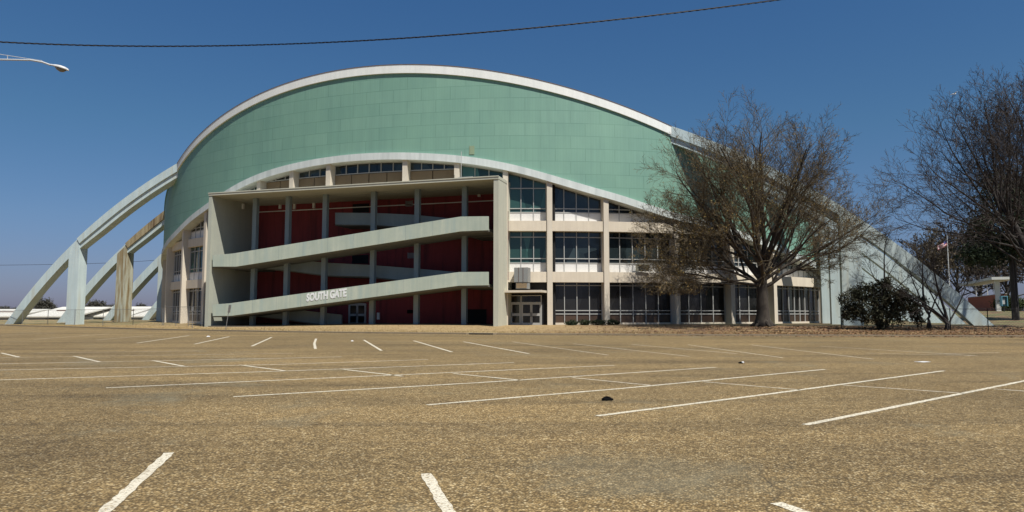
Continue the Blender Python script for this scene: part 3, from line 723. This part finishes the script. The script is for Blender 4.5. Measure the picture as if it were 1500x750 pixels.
# tall bare trees at the right edge
S2 = dict(SPEC); S2.update(up=[0, .035, .05, .04, .02], kids=[0, 9, 8, 5], rmin=.010, floor=4.5)
def tall_limbs(seed, H, n=16, left=None):
    rr = random.Random(seed); L = []
    for k in range(n):
        t = k / (n - 1); L.append((1 - .50 * (1 - t), rr.uniform(0, 360) if left is None or k % 3 else left + rr.uniform(-25, 25), 32 + 48 * t + rr.uniform(-6, 6), H * (.52 - .10 * t) * rr.uniform(.9, 1.1), .33 if t < .8 else .45))
    for (z, az, el, m) in ((.62, 199, 14, .62), (.72, 190, 24, .66), (.8, 204, 34, .64), (.9, 195, 46, .60)): L.append((z, az, el, H * m * .84, .36))
    return L
q = at(1535, 480, D=56); t2 = limbs_tree('bare_tree', 33, (q.x, q.y, gz(q.x, q.y)), 10.5, .28, tall_limbs(3, 19.5, 20, 197), S2, ('grey_bark', 'grey_twig'), lean=(-2.6, .4))
tag(t2, 'tall bare grey tree at the right edge reaching long branches over the lawn', 'tree', 'tall bare trees at the right edge')
q = at(1585, 480, D=58); t3 = limbs_tree('bare_tree', 47, (q.x, q.y, gz(q.x, q.y)), 11.5, .36, tall_limbs(8, 21.5, 20, 190), S2, ('grey_bark', 'grey_twig'), lean=(-.8, .2))
tag(t3, 'tallest bare tree rising behind the first at the far right edge of the view', 'tree', 'tall bare trees at the right edge')

# small bare trees further back
S3 = dict(SPEC); S3.update(levels=3, kids=[0, 12, 9, 6], seg=[5, 6, 5, 3, 2], rmin=.02, floor=1.5, up=[0, .04, .05, .04, .02])
def round_limbs(seed, H, n=14, elmin=22):
    rr = random.Random(seed); return [(1 - .5 * (1 - k / (n - 1)), 137.5 * k + rr.uniform(-15, 15), elmin + 58 * k / (n - 1) + rr.uniform(-8, 8), H * .62 * rr.uniform(.85, 1.1), .35) for k in range(n)]
protoA = limbs_tree('distant_bare_tree', 61, (0, 0, 0), 3.6, .26, round_limbs(1, 11), S3, ('grey_bark', 'grey_twig'), budn=9000, budsize=.10, budmat='grey_twig')
protoB = limbs_tree('distant_bare_tree', 67, (0, 0, 0), 4.4, .3, round_limbs(2, 13), S3, ('grey_bark', 'twig'), budn=9000, budsize=.10, budmat='twig')
spots = [(1405, 150, 1.75, 'A', 'reddish bare tree directly behind the flagpole'), (1366, 150, 1.35, 'B', 'smaller bare tree behind the rearmost arch foot'), (1438, 160, 1.6, 'B', 'bare tree rising over the walkway canopy'),
         (1478, 165, 1.7, 'A', 'bare tree between the walkway post and the dark evergreen'), (1335, 150, .9, 'A', 'low bare tree glimpsed behind the dark bush'), (1550, 140, 1.5, 'B', 'bare tree in the gap beside the hedge')]
first = {'A': protoA, 'B': protoB}; used = set()
for (px, D, s, k, lb) in spots:
    o = first[k] if k not in used else copy_tree(first[k]); used.add(k)
    q = at(px, 470, D=D); o.location = (q.x, q.y, gz(q.x, q.y) - .05); o.scale = (s, s, s); o.rotation_euler = (0, 0, px * .7)
    tag(o, lb, 'tree', 'bare trees beyond the right side of the coliseum')
# leaning multi-stem sapling and thin tree beside the bush
S4 = dict(SPEC); S4.update(levels=3, kids=[0, 9, 8, 5], seg=[5, 7, 5, 3, 2], rmin=.009, floor=1.2, len=[(.5, .9), (.3, .5), (.38, .6), (.4, .6)])
q = at(1388, 479, D=58)
sp_ = limbs_tree('leaning_tree', 71, (q.x, q.y, gz(q.x, q.y)), 1.0, .13, [(1, 195, 62, 6.0, .95), (.6, 205, 50, 5.6, .8), (.5, 185, 74, 5.2, .7), (.4, 20, 66, 5, .6), (.9, 215, 38, 6.2, .6)], S4, ('grey_bark', 'grey_twig'))
tag(sp_, 'small multi-stemmed bare tree leaning left in front of the right arch foot', 'tree')
q = at(1361, 478, D=60)
sp2 = limbs_tree('leaning_tree', 77, (q.x, q.y, gz(q.x, q.y)), 1.6, .12, [(1, 150, 74, 5.4, .9), (.9, 200, 55, 5, .7), (.8, 30, 60, 4, .6)], S4, ('grey_bark', 'grey_twig'))
tag(sp2, 'upright slender bare sapling just left of the leaning multi-stemmed tree', 'tree')
q = at(1299, 478, D=61.5)
sp3 = limbs_tree('slender_tree', 79, (q.x, q.y, gz(q.x, q.y)), 4.0, .09, [(1, 100, 84, 4.4, .9), (.8, 190, 50, 3.6, .6), (.7, 10, 45, 3.8, .6), (.9, 280, 55, 3, .6), (.6, 160, 35, 3.4, .5)], S4, ('grey_bark', 'grey_twig'))
tag(sp3, 'slender bare tree rising out of the dark evergreen bush', 'tree')

def leafy(name, seed, base, blobs, nleaf, size, mat, stems=0, stem_r=.04, H=2):
    rr = random.Random(seed); root = empty(name, base); lv = MB(); tot = sum(b_[3] * b_[4] * b_[5] for b_ in blobs)
    for (cx, cy, cz, ax, ay, az) in blobs:
        k = int(nleaf * ax * ay * az / tot)
        cl = [tuple(rvec(rr)) for _ in range(26)]
        for _ in range(k):
            d = cl[rr.randrange(26)]; q_ = rr.uniform(.45, 1.0) ** .6; j = .24
            c = (cx + ax * (d[0] * q_ + rr.gauss(0, j)), cy + ay * (d[1] * q_ + rr.gauss(0, j)), max(.03, cz + az * (d[2] * q_ + rr.gauss(0, j))))
            u = rvec(rr); w = rvec(rr); s = size * rr.uniform(.6, 1.3); lv.quad(c, tuple(x * s for x in u), tuple(x * s * .5 for x in w))
    lv.build('foliage', mat, root)
    st = MB()
    for k in range(stems):
        a = rr.uniform(0, 6.28); d = rr.uniform(.2, .7); st.tube([(math.cos(a) * .15, math.sin(a) * .15, -.1), (math.cos(a) * d * .6, math.sin(a) * d * .6, H * .5), (math.cos(a) * d * 1.3, math.sin(a) * d * 1.3, H)], [stem_r, stem_r * .8, stem_r * .4], 5)
    if stems: st.build('stem', 'grey_bark', root)
    return root
q = at(1288, 479, D=59.5); o = leafy('evergreen_bush', 5, (q.x, q.y, gz(q.x, q.y)), [(-1.9, 0, 2.4, .75, .8, 1.0), (-2.2, .3, 1.4, .6, .8, .8), (-1.0, .2, 3.1, .8, .9, .8), (-.9, -.3, 1.5, .8, .8, 1.0), (.3, .3, 3.3, .8, 1.0, .8), (.1, -.2, 2.0, .7, .9, .9), (1.3, 0, 2.7, .8, 1.0, .9), (1.4, 0, 1.5, .7, .9, .9), (2.4, .2, 2.0, .8, .9, .8), (2.9, .1, 1.1, .5, .8, .6), (.3, -.3, .9, .7, .9, .7), (3.3, 0, 2.3, .4, .5, .4), (-2.8, 0, 2.6, .35, .5, .5), (.7, 0, 4.1, .4, .5, .4)], 14000, .085, 'bush', 18, .04, 3.4)
tag(o, 'big dark evergreen bush beside the right end of the coliseum', 'bush')
q = at(1486, 440, D=84); o = leafy('evergreen_tree', 9, (q.x, q.y, gz(q.x, q.y)), [(0, 0, 11.5, 3.6, 3.4, 3.6), (-2.6, 0, 8.4, 2.6, 2.4, 1.8), (2.4, .5, 14.5, 3.2, 3.0, 3.0), (-.6, 0, 15.5, 2.4, 2.4, 2.4), (3.5, 0, 9.5, 3.2, 3, 2.2), (-3.2, 0, 11.2, 1.6, 1.6, 1.4)], 26000, .15, 'evergreen', 2, .32, 12)
tag(o, 'dark evergreen tree filling the gap behind the bare trees at the right edge', 'tree')
q = at(1482, 459, D=112); o = leafy('hedge_bush', 12, (q.x, q.y, gz(q.x, q.y)), [(-1, 0, 1.3, 1.3, 1, 1.2), (.7, 0, 1.3, 1.3, 1, 1.25)], 5000, .10, 'hedge', 4, .05, 1.5)
tag(o, 'clipped olive green hedge beyond the walkway post', 'hedge')
for (px, s, lb) in ((838, .8, 'low dark shrub nearest the entrance doors at the wall foot'), (856, .65, 'second low shrub from the entrance doors'), (876, 1., 'low shrub hugging the left side of the second pier'), (898, .9, 'low shrub on the right side of the second pier')):
    th = None; q = at(px, 475, D=69.3); o = leafy('low_shrub', int(px), (q.x, q.y, gz(q.x, q.y)), [(0, 0, .22, .7 * s, .35, .26)], 1300, .05, 'evergreen', 3, .015, .3)
    tag(o, lb, 'shrub', 'low shrubs along the glazed wall')

# far treeline on the left
lf = leafy('far_tree', 90, (0, 0, 0), [(0, 0, 6, 4, 4, 4), (2.5, 0, 5, 3, 3, 3), (-2.6, 0, 5, 3, 3, 3)], 2600, .4, 'far_tree', 2, .25, 6)
rr = random.Random(3); fl = True
for k, px in enumerate([-12, 6, 22, 40, 62, 70, 84, 131, 141, 150, 163, 178, 207, 216, 224]):
    o = lf if fl else copy_tree(lf); fl = False; D = 330 + 30 * (k % 4); q = at(px, 460, D=D); s = rr.uniform(.36, .6) + (.28 if px in (62, 70, 141) else 0); o.location = (q.x, q.y, .3); o.scale = (s * 1.2, s, s * 1.05); o.rotation_euler = (0, 0, k * 1.3)
    tag(o, 'dull distant tree on the horizon beyond the white sheds at the left', 'tree', 'trees on the horizon at the left')

# ------------------------------------------------------------------ distant sheds
def shed(px0, px1, ytop, yeave, ybase, D, lb, rise=1.0):
    a = at(px0, ybase, D=D); b2 = at(px1, ybase, D=D); c = (a + b2) / 2; W = (b2 - a).length; ang = math.atan2(b2.y - a.y, b2.x - a.x)
    zt = at((px0 + px1) / 2, ytop, D=D).z; ze = at((px0 + px1) / 2, yeave, D=D).z
    root = empty('shed', (c.x, c.y, 0), ang); dp = 22
    wl = MB().box(-W / 2 + .4, W / 2 - .4, .4, dp - .4, -.2, ze); wl.build('wall', 'barn_wall', root)
    rf = MB(); k = [(-.2, ze - .1), (dp * .5, zt), (dp + .2, ze - .1)]
    for (y0, z0), (y1, z1) in zip(k[:-1], k[1:]):
        i = len(rf.v); rf.v += [(-W / 2, y0, z0), (W / 2, y0, z0), (W / 2, y1, z1), (-W / 2, y1, z1), (-W / 2, y0, z0 + .25), (W / 2, y0, z0 + .25), (W / 2, y1, z1 + .25), (-W / 2, y1, z1 + .25)]
        rf.f += [tuple(i + j for j in f_) for f_ in ((3, 2, 1, 0), (4, 5, 6, 7), (0, 1, 5, 4), (1, 2, 6, 5), (2, 3, 7, 6), (3, 0, 4, 7))]
    rf.build('roof', 'barn_roof', root)
    dr = MB(); m_ = int(W / 7)
    for i in range(m_): xx = -W / 2 + W * (i + .5) / m_; dr.box(xx - 1.2, xx + 1.2, .33, .41, 0, ze * .7)
    dr.build('door', 'opening', root)
    v = MB()
    for i in range(max(1, m_ // 2)): xx = -W / 2 + W * (i + .5) / max(1, m_ // 2); v.box(xx - 2.5, xx + 2.5, dp * .25, dp * .25 + 1.0, ze + (zt - ze) * .5, ze + (zt - ze) * .5 + .45)
    v.build('roof_vent', 'gutter', root)
    tag(root, lb, 'shed', 'white roofed sheds beyond the arch legs'); return root
shed(-60, 20, 454, 464, 469, 140, 'white roofed shed left of the outermost arch foot')
shed(36, 112, 450.5, 464, 469, 132, 'long pale shed between the outer arch foot and its pillar')
shed(118, 188, 450, 464, 469, 138, 'pale shed seen between the first and second arch pillars')
shed(192, 262, 451, 464, 469, 136, 'pale shed beside the left end of the coliseum')

# ------------------------------------------------------------------ fences
def chain_fence(P, h, mat, lb, spacing=3.0, mesh=.16, r=.03, toprail=True, rp=.035):
    root = empty('chain_link_fence', P[0]); O = Vector(P[0]); fab = MB(); rail = MB()
    for a, b2 in zip(P[:-1], P[1:]):
        a = Vector(a); b2 = Vector(b2); L = (b2 - a).length; k = max(1, round(L / spacing)); d = (b2 - a) / L
        for i in range(k + 1):
            c = a + d * (L * i / k) - O; MB().tube([(c.x, c.y, c.z - .2), (c.x, c.y, c.z + h + .05)], rp, 6).build('post', mat, root)
        u = Vector((0, 0, 1)); A0 = a - O
        rail.tube([tuple(A0 + u * h), tuple(A0 + d * L + u * h)], .022, 5)
        if mesh:
            t = -h
            while t < L:
                for sg in (1, -1):
                    s0 = max(t, 0); s1 = min(t + h, L)
                    if s1 > s0:
                        z0, z1 = s0 - t, s1 - t
                        if sg < 0: z0, z1 = h - z0, h - z1
                        fab.tube([tuple(A0 + d * s0 + u * z0), tuple(A0 + d * s1 + u * z1)], .003, 3, cap=False)
                t += mesh
    rail.build('top_rail', mat, root)
    if fab.v: fab.build('wire_mesh', mat, root)
    tag(root, lb, 'fence'); return root
def G(px, D): q = at(px, 470, D=D); return (q.x, q.y, gz(q.x, q.y))
chain_fence([G(-70, 104), G(70, 96), G(195, 88), G(238, 84)], 2.0, 'fence', 'grey chain link fence running across the feet of the left arches', 5.5)
chain_fence([G(240, 84), G(296, 79)], 2.2, 'fence', 'short chain link enclosure against the left end bays of the coliseum', 2.6)
chain_fence([G(1232, 62), G(1293, 60), G(1344, 58.5), G(1392, 57.5), G(1447, 56.5), G(1530, 55)], 1.75, 'darkpost', 'dark wire fence with black posts in front of the right arch feet', 3.2, .22)

# ------------------------------------------------------------------ right side: flagpole, walkway, phone
q = at(1393, 460, D=105); zb = gz(q.x, q.y); zt = at(1388, 349, D=105).z
root = empty('flagpole', (q.x, q.y, zb)); MB().tube([(0, 0, 0), (0, 0, (zt - zb) * .6), (0, 0, zt - zb + .3)], [.09, .07, .04], 8).build('pole', 'pole_white', root)
MB().tube([(0, 0, zt - zb + .28), (0, 0, zt - zb + .36), (0, 0, zt - zb + .44), (0, 0, zt - zb + .5)], [.03, .09, .09, .02], 8).build('finial', 'steel', root)
tag(root, 'thin pale flagpole standing in front of the reddish bare tree', 'flagpole')
fo = empty('flag', (q.x, q.y, zt - .2)); 
def cloth(r0, r1, u0, u1, name, mat):
    mb = MB(); nu = 10; nv = max(1, r1 - r0)
    for i in range(nu + 1):
        u = u0 + (u1 - u0) * i / nu
        for j in range(nv + 1):
            v = (r0 + j) / 7; x = -u * 1.3; z = -v * .75 - u * .75 + .05 * math.sin(u * 9); y = .14 * math.sin(u * 8 + v * 2)
            mb.v.append((x, y, z))
    for i in range(nu):
        for j in range(nv): k = i * (nv + 1) + j; mb.f.append((k, k + nv + 1, k + nv + 2, k + 1))
    o = mb.build(name, mat, fo, True); sd = o.modifiers.new('thick', 'SOLIDIFY'); sd.thickness = .01
for k in range(7): cloth(k, k + 1, .4 if k < 4 else 0, 1, 'stripe', 'redcloth' if k % 2 == 0 else 'whitecloth')
cloth(0, 4, 0, .4, 'canton', 'bluecloth')
tag(fo, 'small faded red and white striped flag drooping at the top of its pole', 'flag')
# covered walkway: flat roof, posts, brick wall
ql, qr = at(1417, 459, D=135), at(1463, 459, D=112); d = (qr - ql); d.z = 0; W = d.length; ang = math.atan2(d.y, d.x)
zb = gz(qr.x, qr.y); root = empty('covered_walkway', (qr.x, qr.y, zb), ang)
hz = at(1463, 410, D=112).z - zb
MB().box(-W - 1, 1.6, -1.0, 2.2, hz, hz + .42).build('canopy', 'walk_white', root)
MB().box(-.36, .36, -.3, .3, -.1, hz).build('post', 'walk_white', root)
for xx in (-W * .62, -W): MB().tube([(xx, 1.6, -.4), (xx, 1.6, hz)], .08, 6).build('post', 'pole_white', root)
MB().tube([(-W * .3, 1.0, 0), (-W * .3, 1.0, hz)], .06, 6).build('post', 'pole_white', root)
tag(root, 'flat white canopy on square posts leading past the low brick wall', 'walkway')
ww = empty('brick_wall', (qr.x, qr.y, zb), ang); wh = at(1440, 433, D=122).z - gz(at(1440, 460, D=122).x, at(1440, 460, D=122).y)
MB().box(-W - 4, -.6, .9, 1.3, -.6, wh).build('brickwork', 'brick', ww); MB().box(-W - 4.05, -.55, .85, 1.35, wh, wh + .1).build('coping', 'walk_white', ww)
tag(ww, 'low red brick wall with pale coping under the white canopy', 'wall')
q = at(1471, 455, D=104); zb = gz(q.x, q.y); root = empty('pay_phone', (q.x, q.y, zb), .2)
MB().tube([(0, 0, 0), (0, 0, .9)], .06, 8).build('stand', 'darkpost', root)
mb = MB().box(-.42, .42, .15, .25, .8, 2.2); mb.box(-.42, -.34, -.3, .15, .8, 2.2); mb.box(.34, .42, -.3, .15, .8, 2.2); mb.box(-.42, .42, -.3, .15, 2.2, 2.3); mb.build('hood', 'blue', root)
MB().box(-.2, .2, -.05, .15, 1.1, 1.9).build('telephone', 'steel', root)
tag(root, 'blue hooded telephone stand just right of the walkway post', 'telephone')

# ------------------------------------------------------------------ street lamp, wires, bird
D = 27; e = at(100, 103, D=D); s0 = at(74, 95, D=D); armp = [(-90, 120), (-88, 92), (-60, 88), (0, 87.3), (45, 88), (62, 91), (74, 95.3)]
P = [at(a, b_, D=D) for a, b_ in armp]; pole = at(-95, 88, D=D); base = Vector((pole.x, pole.y, gz(pole.x, pole.y) if pole.y > kerb_y(pole.x) else 0))
root = empty('street_lamp', base)
rel = lambda v: tuple(v - base)
MB().tube([(0, 0, 0), (0, 0, .3)], [.22, .22], 10).build('base', 'kerb', root)
MB().tube([(0, 0, .0), (0, 0, 5), (0, 0, pole.z - base.z + .1)], [.12, .1, .07], 10).build('pole', 'lamp_metal', root)
arm = [rel(pole)] + [rel(v) for v in P[2:]]
MB().tube(arm, .035, 8).build('arm', 'lamp_metal', root)
MB().tube([rel(at(-95, 60, D=D)), rel(at(0, 79.5, D=D)), rel(at(62, 89, D=D))], .012, 5).build('brace', 'lamp_metal', root)
MB().tube([rel(at(11, 80.5, D=D)), rel(at(11, 87.5, D=D))], .012, 5).build('brace_rod', 'lamp_metal', root)
# cobra head
hd = (e - s0); L = hd.length; hd.normalize(); Rt = Vector((math.cos(YAW), math.sin(YAW), 0)); sd = Vector((-math.sin(YAW), math.cos(YAW), 0)); upv = hd.cross(sd).normalized()
if upv.z < 0: upv = -upv
mb = MB(); prof_ = [(0, .035, .035), (.12, .05, .05), (.3, .09, .08), (.55, .14, .10), (.8, .145, .09), (.95, .10, .06), (1., .03, .02)]; K = 14
for t, w, h in prof_:
    c = s0 + hd * (L * t) - base
    for j in range(K):
        a = 2 * math.pi * j / K; hh = h if math.sin(a) > 0 else h * .35; v = c + sd * (math.cos(a) * w) + upv * (math.sin(a) * hh); mb.v.append(tuple(v))
for i in range(len(prof_) - 1):
    for j in range(K): mb.f.append((i * K + j, i * K + (j + 1) % K, (i + 1) * K + (j + 1) % K, (i + 1) * K + j))
mb.f.append(tuple(range(K))); mb.f.append(tuple(range(len(mb.v) - K, len(mb.v)))[::-1])
hdob = mb.build('lamp_head', 'pole_white', root, True)
mb = MB()
for t, w, h in [(.3, .05, .02), (.42, .10, .08), (.6, .12, .12), (.75, .10, .10), (.86, .05, .03)]:
    c = s0 + hd * (L * t) - upv * .03 - base
    for j in range(K):
        a = 2 * math.pi * j / K; hh = .01 if math.sin(a) > 0 else h; mb.v.append(tuple(c + sd * (math.cos(a) * w) + upv * (math.sin(a) * hh)))
for i in range(4):
    for j in range(K): mb.f.append((i * K + j, i * K + (j + 1) % K, (i + 1) * K + (j + 1) % K, (i + 1) * K + j))
mb.build('lens', 'lens', hdob, True)
tag(root, 'cobra-head street lamp with braced arm reaching in from the left edge', 'street lamp')

def cable(pts, D, r, name, lb, twist=False, ext=1):
    P = [at(a, b_, D=D) for a, b_ in pts]
    # smooth resample through a cubic fit in the vertical plane
    t = np.array([(v - P[0]).dot(Rt) for v in P]); z = np.array([v.z for v in P]); k = np.polyfit(t, z, 3 if len(pts) > 4 else min(2, len(pts) - 1))
    tt = np.linspace(t[0], t[-1], 240); o = P[0]; q = [Vector((o.x + Rt.x * a, o.y + Rt.y * a, float(np.polyval(k, a)))) for a in tt]
    mb = MB()
    if twist:
        for ph in (0, 2.1, 4.2):
            step = 1; qq = []
            N_ = 1400; tt2 = np.linspace(t[0], t[-1], N_)
            for a in tt2:
                w = a * 2 * math.pi / .75 + ph; zc = float(np.polyval(k, a)); qq.append((o.x + Rt.x * a + sd.x * math.cos(w) * r, o.y + Rt.y * a + sd.y * math.cos(w) * r, zc + math.sin(w) * r))
            mb.tube(qq, r * .75, 4)
    else: mb.tube([tuple(v) for v in q], r, 5)
    return tag(mb.build(name, 'wire'), lb, 'cable')
cable([(-300, 36), (-100, 52), (0, 60), (100, 66.5), (260, 71), (400, 69), (560, 60), (700, 47.5), (900, 25), (1130, 0), (1400, -38), (1700, -90)], 24, .016, 'power_cable', 'black twisted power cable sagging across the sky above the coliseum', True)
cable([(-80, 390), (0, 388), (120, 387), (235, 380), (300, 374)], 140, .035, 'telephone_wire', 'thin faint wire crossing low behind the left arch legs')
# gull
bpos = at(1397.5, 137.8, D=70); br_ = empty('bird', bpos, YAW)
mb = MB().tube([(-.20, 0, -.03), (-.13, 0, 0), (0, 0, .01), (.13, 0, .02), (.19, 0, .03), (.24, 0, .02)], [.01, .045, .06, .045, .03, .005], 8); mb.build('body', 'bird', br_, True)
for s in (1, -1):
    mb = MB(); k = [(.06, 0, .03), (-.08, 0, .02), (.10, s * .28, .12), (-.03, s * .30, .12), (.0, s * .55, .08), (-.05, s * .56, .08)]
    mb.v += k + [(x, y, z - .012) for x, y, z in k]; mb.f += [(0, 2, 3, 1), (2, 4, 5, 3), (7, 9, 8, 6), (9, 11, 10, 8), (0, 6, 8, 2), (2, 8, 10, 4), (1, 3, 9, 7), (3, 5, 11, 9), (4, 10, 11, 5)]
    mb.build('wing', 'bird', br_)
tag(br_, 'tiny white bird in flight beside the tall bare trees', 'bird')

# ------------------------------------------------------------------ small posts and litter
def post(px, D, h, lean, lb, plate, name='sign_post'):
    q = at(px, 480, D=D); zb = gz(q.x, q.y); root = empty(name, (q.x, q.y, zb)); t = (Rt.x * lean, Rt.y * lean, h)
    MB().tube([(0, 0, -.1), t], .035, 6).build('post', 'fence', root)
    f = plate; ang = f[2]; c, s = math.cos(ang), math.sin(ang); k0, k1 = 1 - f[1] / h, 1.0; w = f[0] / 2
    mb = MB(); v = []
    for yy in (-.012, .012):
        for (xx, kk) in ((-w, k0), (w, k0), (w, k1), (-w, k1)): v.append((t[0] * kk + c * xx - s * (yy - .05), t[1] * kk + s * xx + c * (yy - .05), h * kk))
    mb.v = v; mb.f = [(3, 2, 1, 0), (4, 5, 6, 7), (0, 1, 5, 4), (1, 2, 6, 5), (2, 3, 7, 6), (3, 0, 4, 7)]; mb.build('sign_plate', 'fence' if name == 'sign_post' else 'litter', root)
    tag(root, lb, 'sign'); return root
post(330.5, 68, 2.35, .32, 'thin metal sign post leaning right in front of the left ramp', (.30, .75, 1.45))
post(281.5, 72, 2.2, 0, 'upright grey post with a small plate before the left end bays', (.22, .45, .2))
def lump(px, py, sx_, sy_, sz_, mat, name, lb, cat, seed):
    rr = random.Random(seed); q = at(px, py, z=0); mb = MB(); nu, nv = 18, 8
    for j in range(nv + 1):
        ph = math.pi / 2 * j / nv
        for i in range(nu):
            a = 2 * math.pi * i / nu; k = 1 + .22 * math.sin(3 * a + seed) + .14 * math.sin(7 * a + j) + rr.uniform(-.06, .06)
            mb.v.append((math.cos(a) * math.cos(ph) * sx_ * k, math.sin(a) * math.cos(ph) * sy_ * k, .005 + sz_ * math.sin(ph) * (1 + .3 * math.sin(2 * a + 1))))
    for j in range(nv):
        for i in range(nu): mb.f.append((j * nu + i, j * nu + (i + 1) % nu, (j + 1) * nu + (i + 1) % nu, (j + 1) * nu + i))
    o = mb.build(name, mat, None, True); o.location = (q.x, q.y, 0); o.rotation_euler = (0, 0, YAW); tag(o, lb, cat)
lump(888.5, 586.5, .10, .09, .055, 'black', 'discarded_glove', 'crumpled black glove-like rag lying between the parking lines', 'rag', 2)
lump(1085, 532.5, .07, .07, .04, 'black', 'cup_lid', 'small dark scrap on the asphalt beyond the parking lines', 'litter', 5)
lump(1088, 531.5, .05, .05, .035, 'litter', 'paper_scrap', 'white crumb of paper touching the small dark scrap', 'litter', 6)
lump(1351, 530.5, .24, .12, .02, 'litter', 'flattened_bag', 'flattened pale bag on the asphalt at the right', 'litter', 7)
lump(305, 493.5, .11, .11, .06, 'litter', 'crumpled_paper', 'crumpled white paper in the far bays at the left', 'litter', 8)
lump(516, 500, .07, .07, .045, 'litter', 'crumpled_paper', 'tiny white paper ball in the far bays before the gate', 'litter', 9)
q = at(1495, 487, D=55); 
# storm drain inlet in the kerb
k0 = at(693, 491, z=0); x0 = k0.x; 
mb = MB().box(x0 - 1.2, x0 + 1.3, kerb_y(x0) - .04, kerb_y(x0) + 1.0, .0, .132); mb.build('kerb_apron', 'verge_concrete'); tag(bpy.data.objects['kerb_apron'], kind='structure')
mb = MB().box(x0 - .95, x0 + 1.05, kerb_y(x0) - .05, kerb_y(x0) - .02, .02, .10); dr = mb.build('storm_drain', 'opening'); tag(dr, 'dark storm drain slot in the kerb in front of the gate', 'drain')
# utility box near the right bush foot
q = at(1243, 479, D=60.5)

# ------------------------------------------------------------------ ground cover (uncountable)
rr = random.Random(77); mb = MB()
for _ in range(26000):
    x = rr.uniform(-60, 75); t = abs(rr.gauss(0, 3.2)) if rr.random() < .6 else rr.uniform(0, 12); y = kerb_y(x) + .2 + t
    if GX0 - .2 < x < GX1 + .2 and y > F - .1: continue
    z = gz(x, kerb_y(x) + t); h = rr.uniform(.04, .12); a = rr.uniform(0, 3.14); w = .02; k = len(mb.v)
    mb.v += [(x - w * math.cos(a), y - w * math.sin(a), z), (x + w * math.cos(a), y + w * math.sin(a), z), (x + rr.gauss(0, .04), y + rr.gauss(0, .04), z + h)]; mb.f.append((k, k + 1, k + 2))
tag(mb.build('dry_grass', 'blade'), 'short straw-coloured winter grass on the verge between kerb and coliseum', 'grass', kind='stuff')
mb = MB()
for _ in range(16000):
    x = rr.gauss(50, 11); t = rr.uniform(-1.2, 14) if rr.random() < .8 else rr.uniform(0, 3); y = kerb_y(x) + .2 + t
    if x < 22 or x > 85: continue
    z = (gz(x, kerb_y(x) + t) if t > 0 else .0) + .015; s = rr.uniform(.03, .07); a = rr.uniform(0, 6.28)
    mb.quad((x, y, z + rr.uniform(0, .03)), (math.cos(a) * s, math.sin(a) * s, rr.uniform(-.02, .02)), (-math.sin(a) * s * .7, math.cos(a) * s * .7, rr.uniform(-.02, .02)))
tag(mb.build('leaf_litter', 'litter_leaf'), 'brown fallen leaves scattered under the trees along the right verge', 'leaves', kind='stuff')

# ------------------------------------------------------------------ light
SV = Vector((1.3, -1.0, 2.67)).normalized()
sun = bpy.data.lights.new('sun', 'SUN'); sun.energy = 4.5; sun.angle = rad(.53); sun.color = (1, .955, .88)
so = bpy.data.objects.new('sun', sun); col.objects.link(so); so.rotation_euler = SV.to_track_quat('Z', 'Y').to_euler()
w = bpy.data.worlds.new('World'); scene.world = w; w.use_nodes = True; wn = w.node_tree
bg = wn.nodes['Background']; sky = wn.nodes.new('ShaderNodeTexSky'); sky.sky_type = 'NISHITA'; sky.sun_disc = False
sky.sun_elevation = math.asin(SV.z); sky.sun_rotation = math.atan2(SV.x, SV.y); sky.altitude = 60; sky.air_density = 1.0; sky.dust_density = .6; sky.ozone_density = 1.6
tc = wn.nodes.new('ShaderNodeTexCoord'); sz = wn.nodes.new('ShaderNodeSeparateXYZ'); wn.links.new(tc.outputs['Generated'], sz.inputs[0])
class _W: nodes = wn.nodes; links = wn.links
tint = ramp(_W, sz.outputs['Z'], [(0., (.38, .40, .72)), (.06, (.42, .48, .74)), (.12, (.44, .56, .77)), (.24, (.40, .63, .79)), (.42, (.36, .65, .90)), (1., (.33, .60, .88))])
wn.links.new(mix(_W, 1., sky.outputs[0], tint, 'MULTIPLY'), bg.inputs[0]); bg.inputs[1].default_value = .065
vs = scene.view_settings; vs.view_transform = 'Standard'; vs.look = 'None'; vs.gamma = 1; vs.exposure = .5
scene.render.engine = 'CYCLES'; scene.render.resolution_x = 1024; scene.render.resolution_y = 512
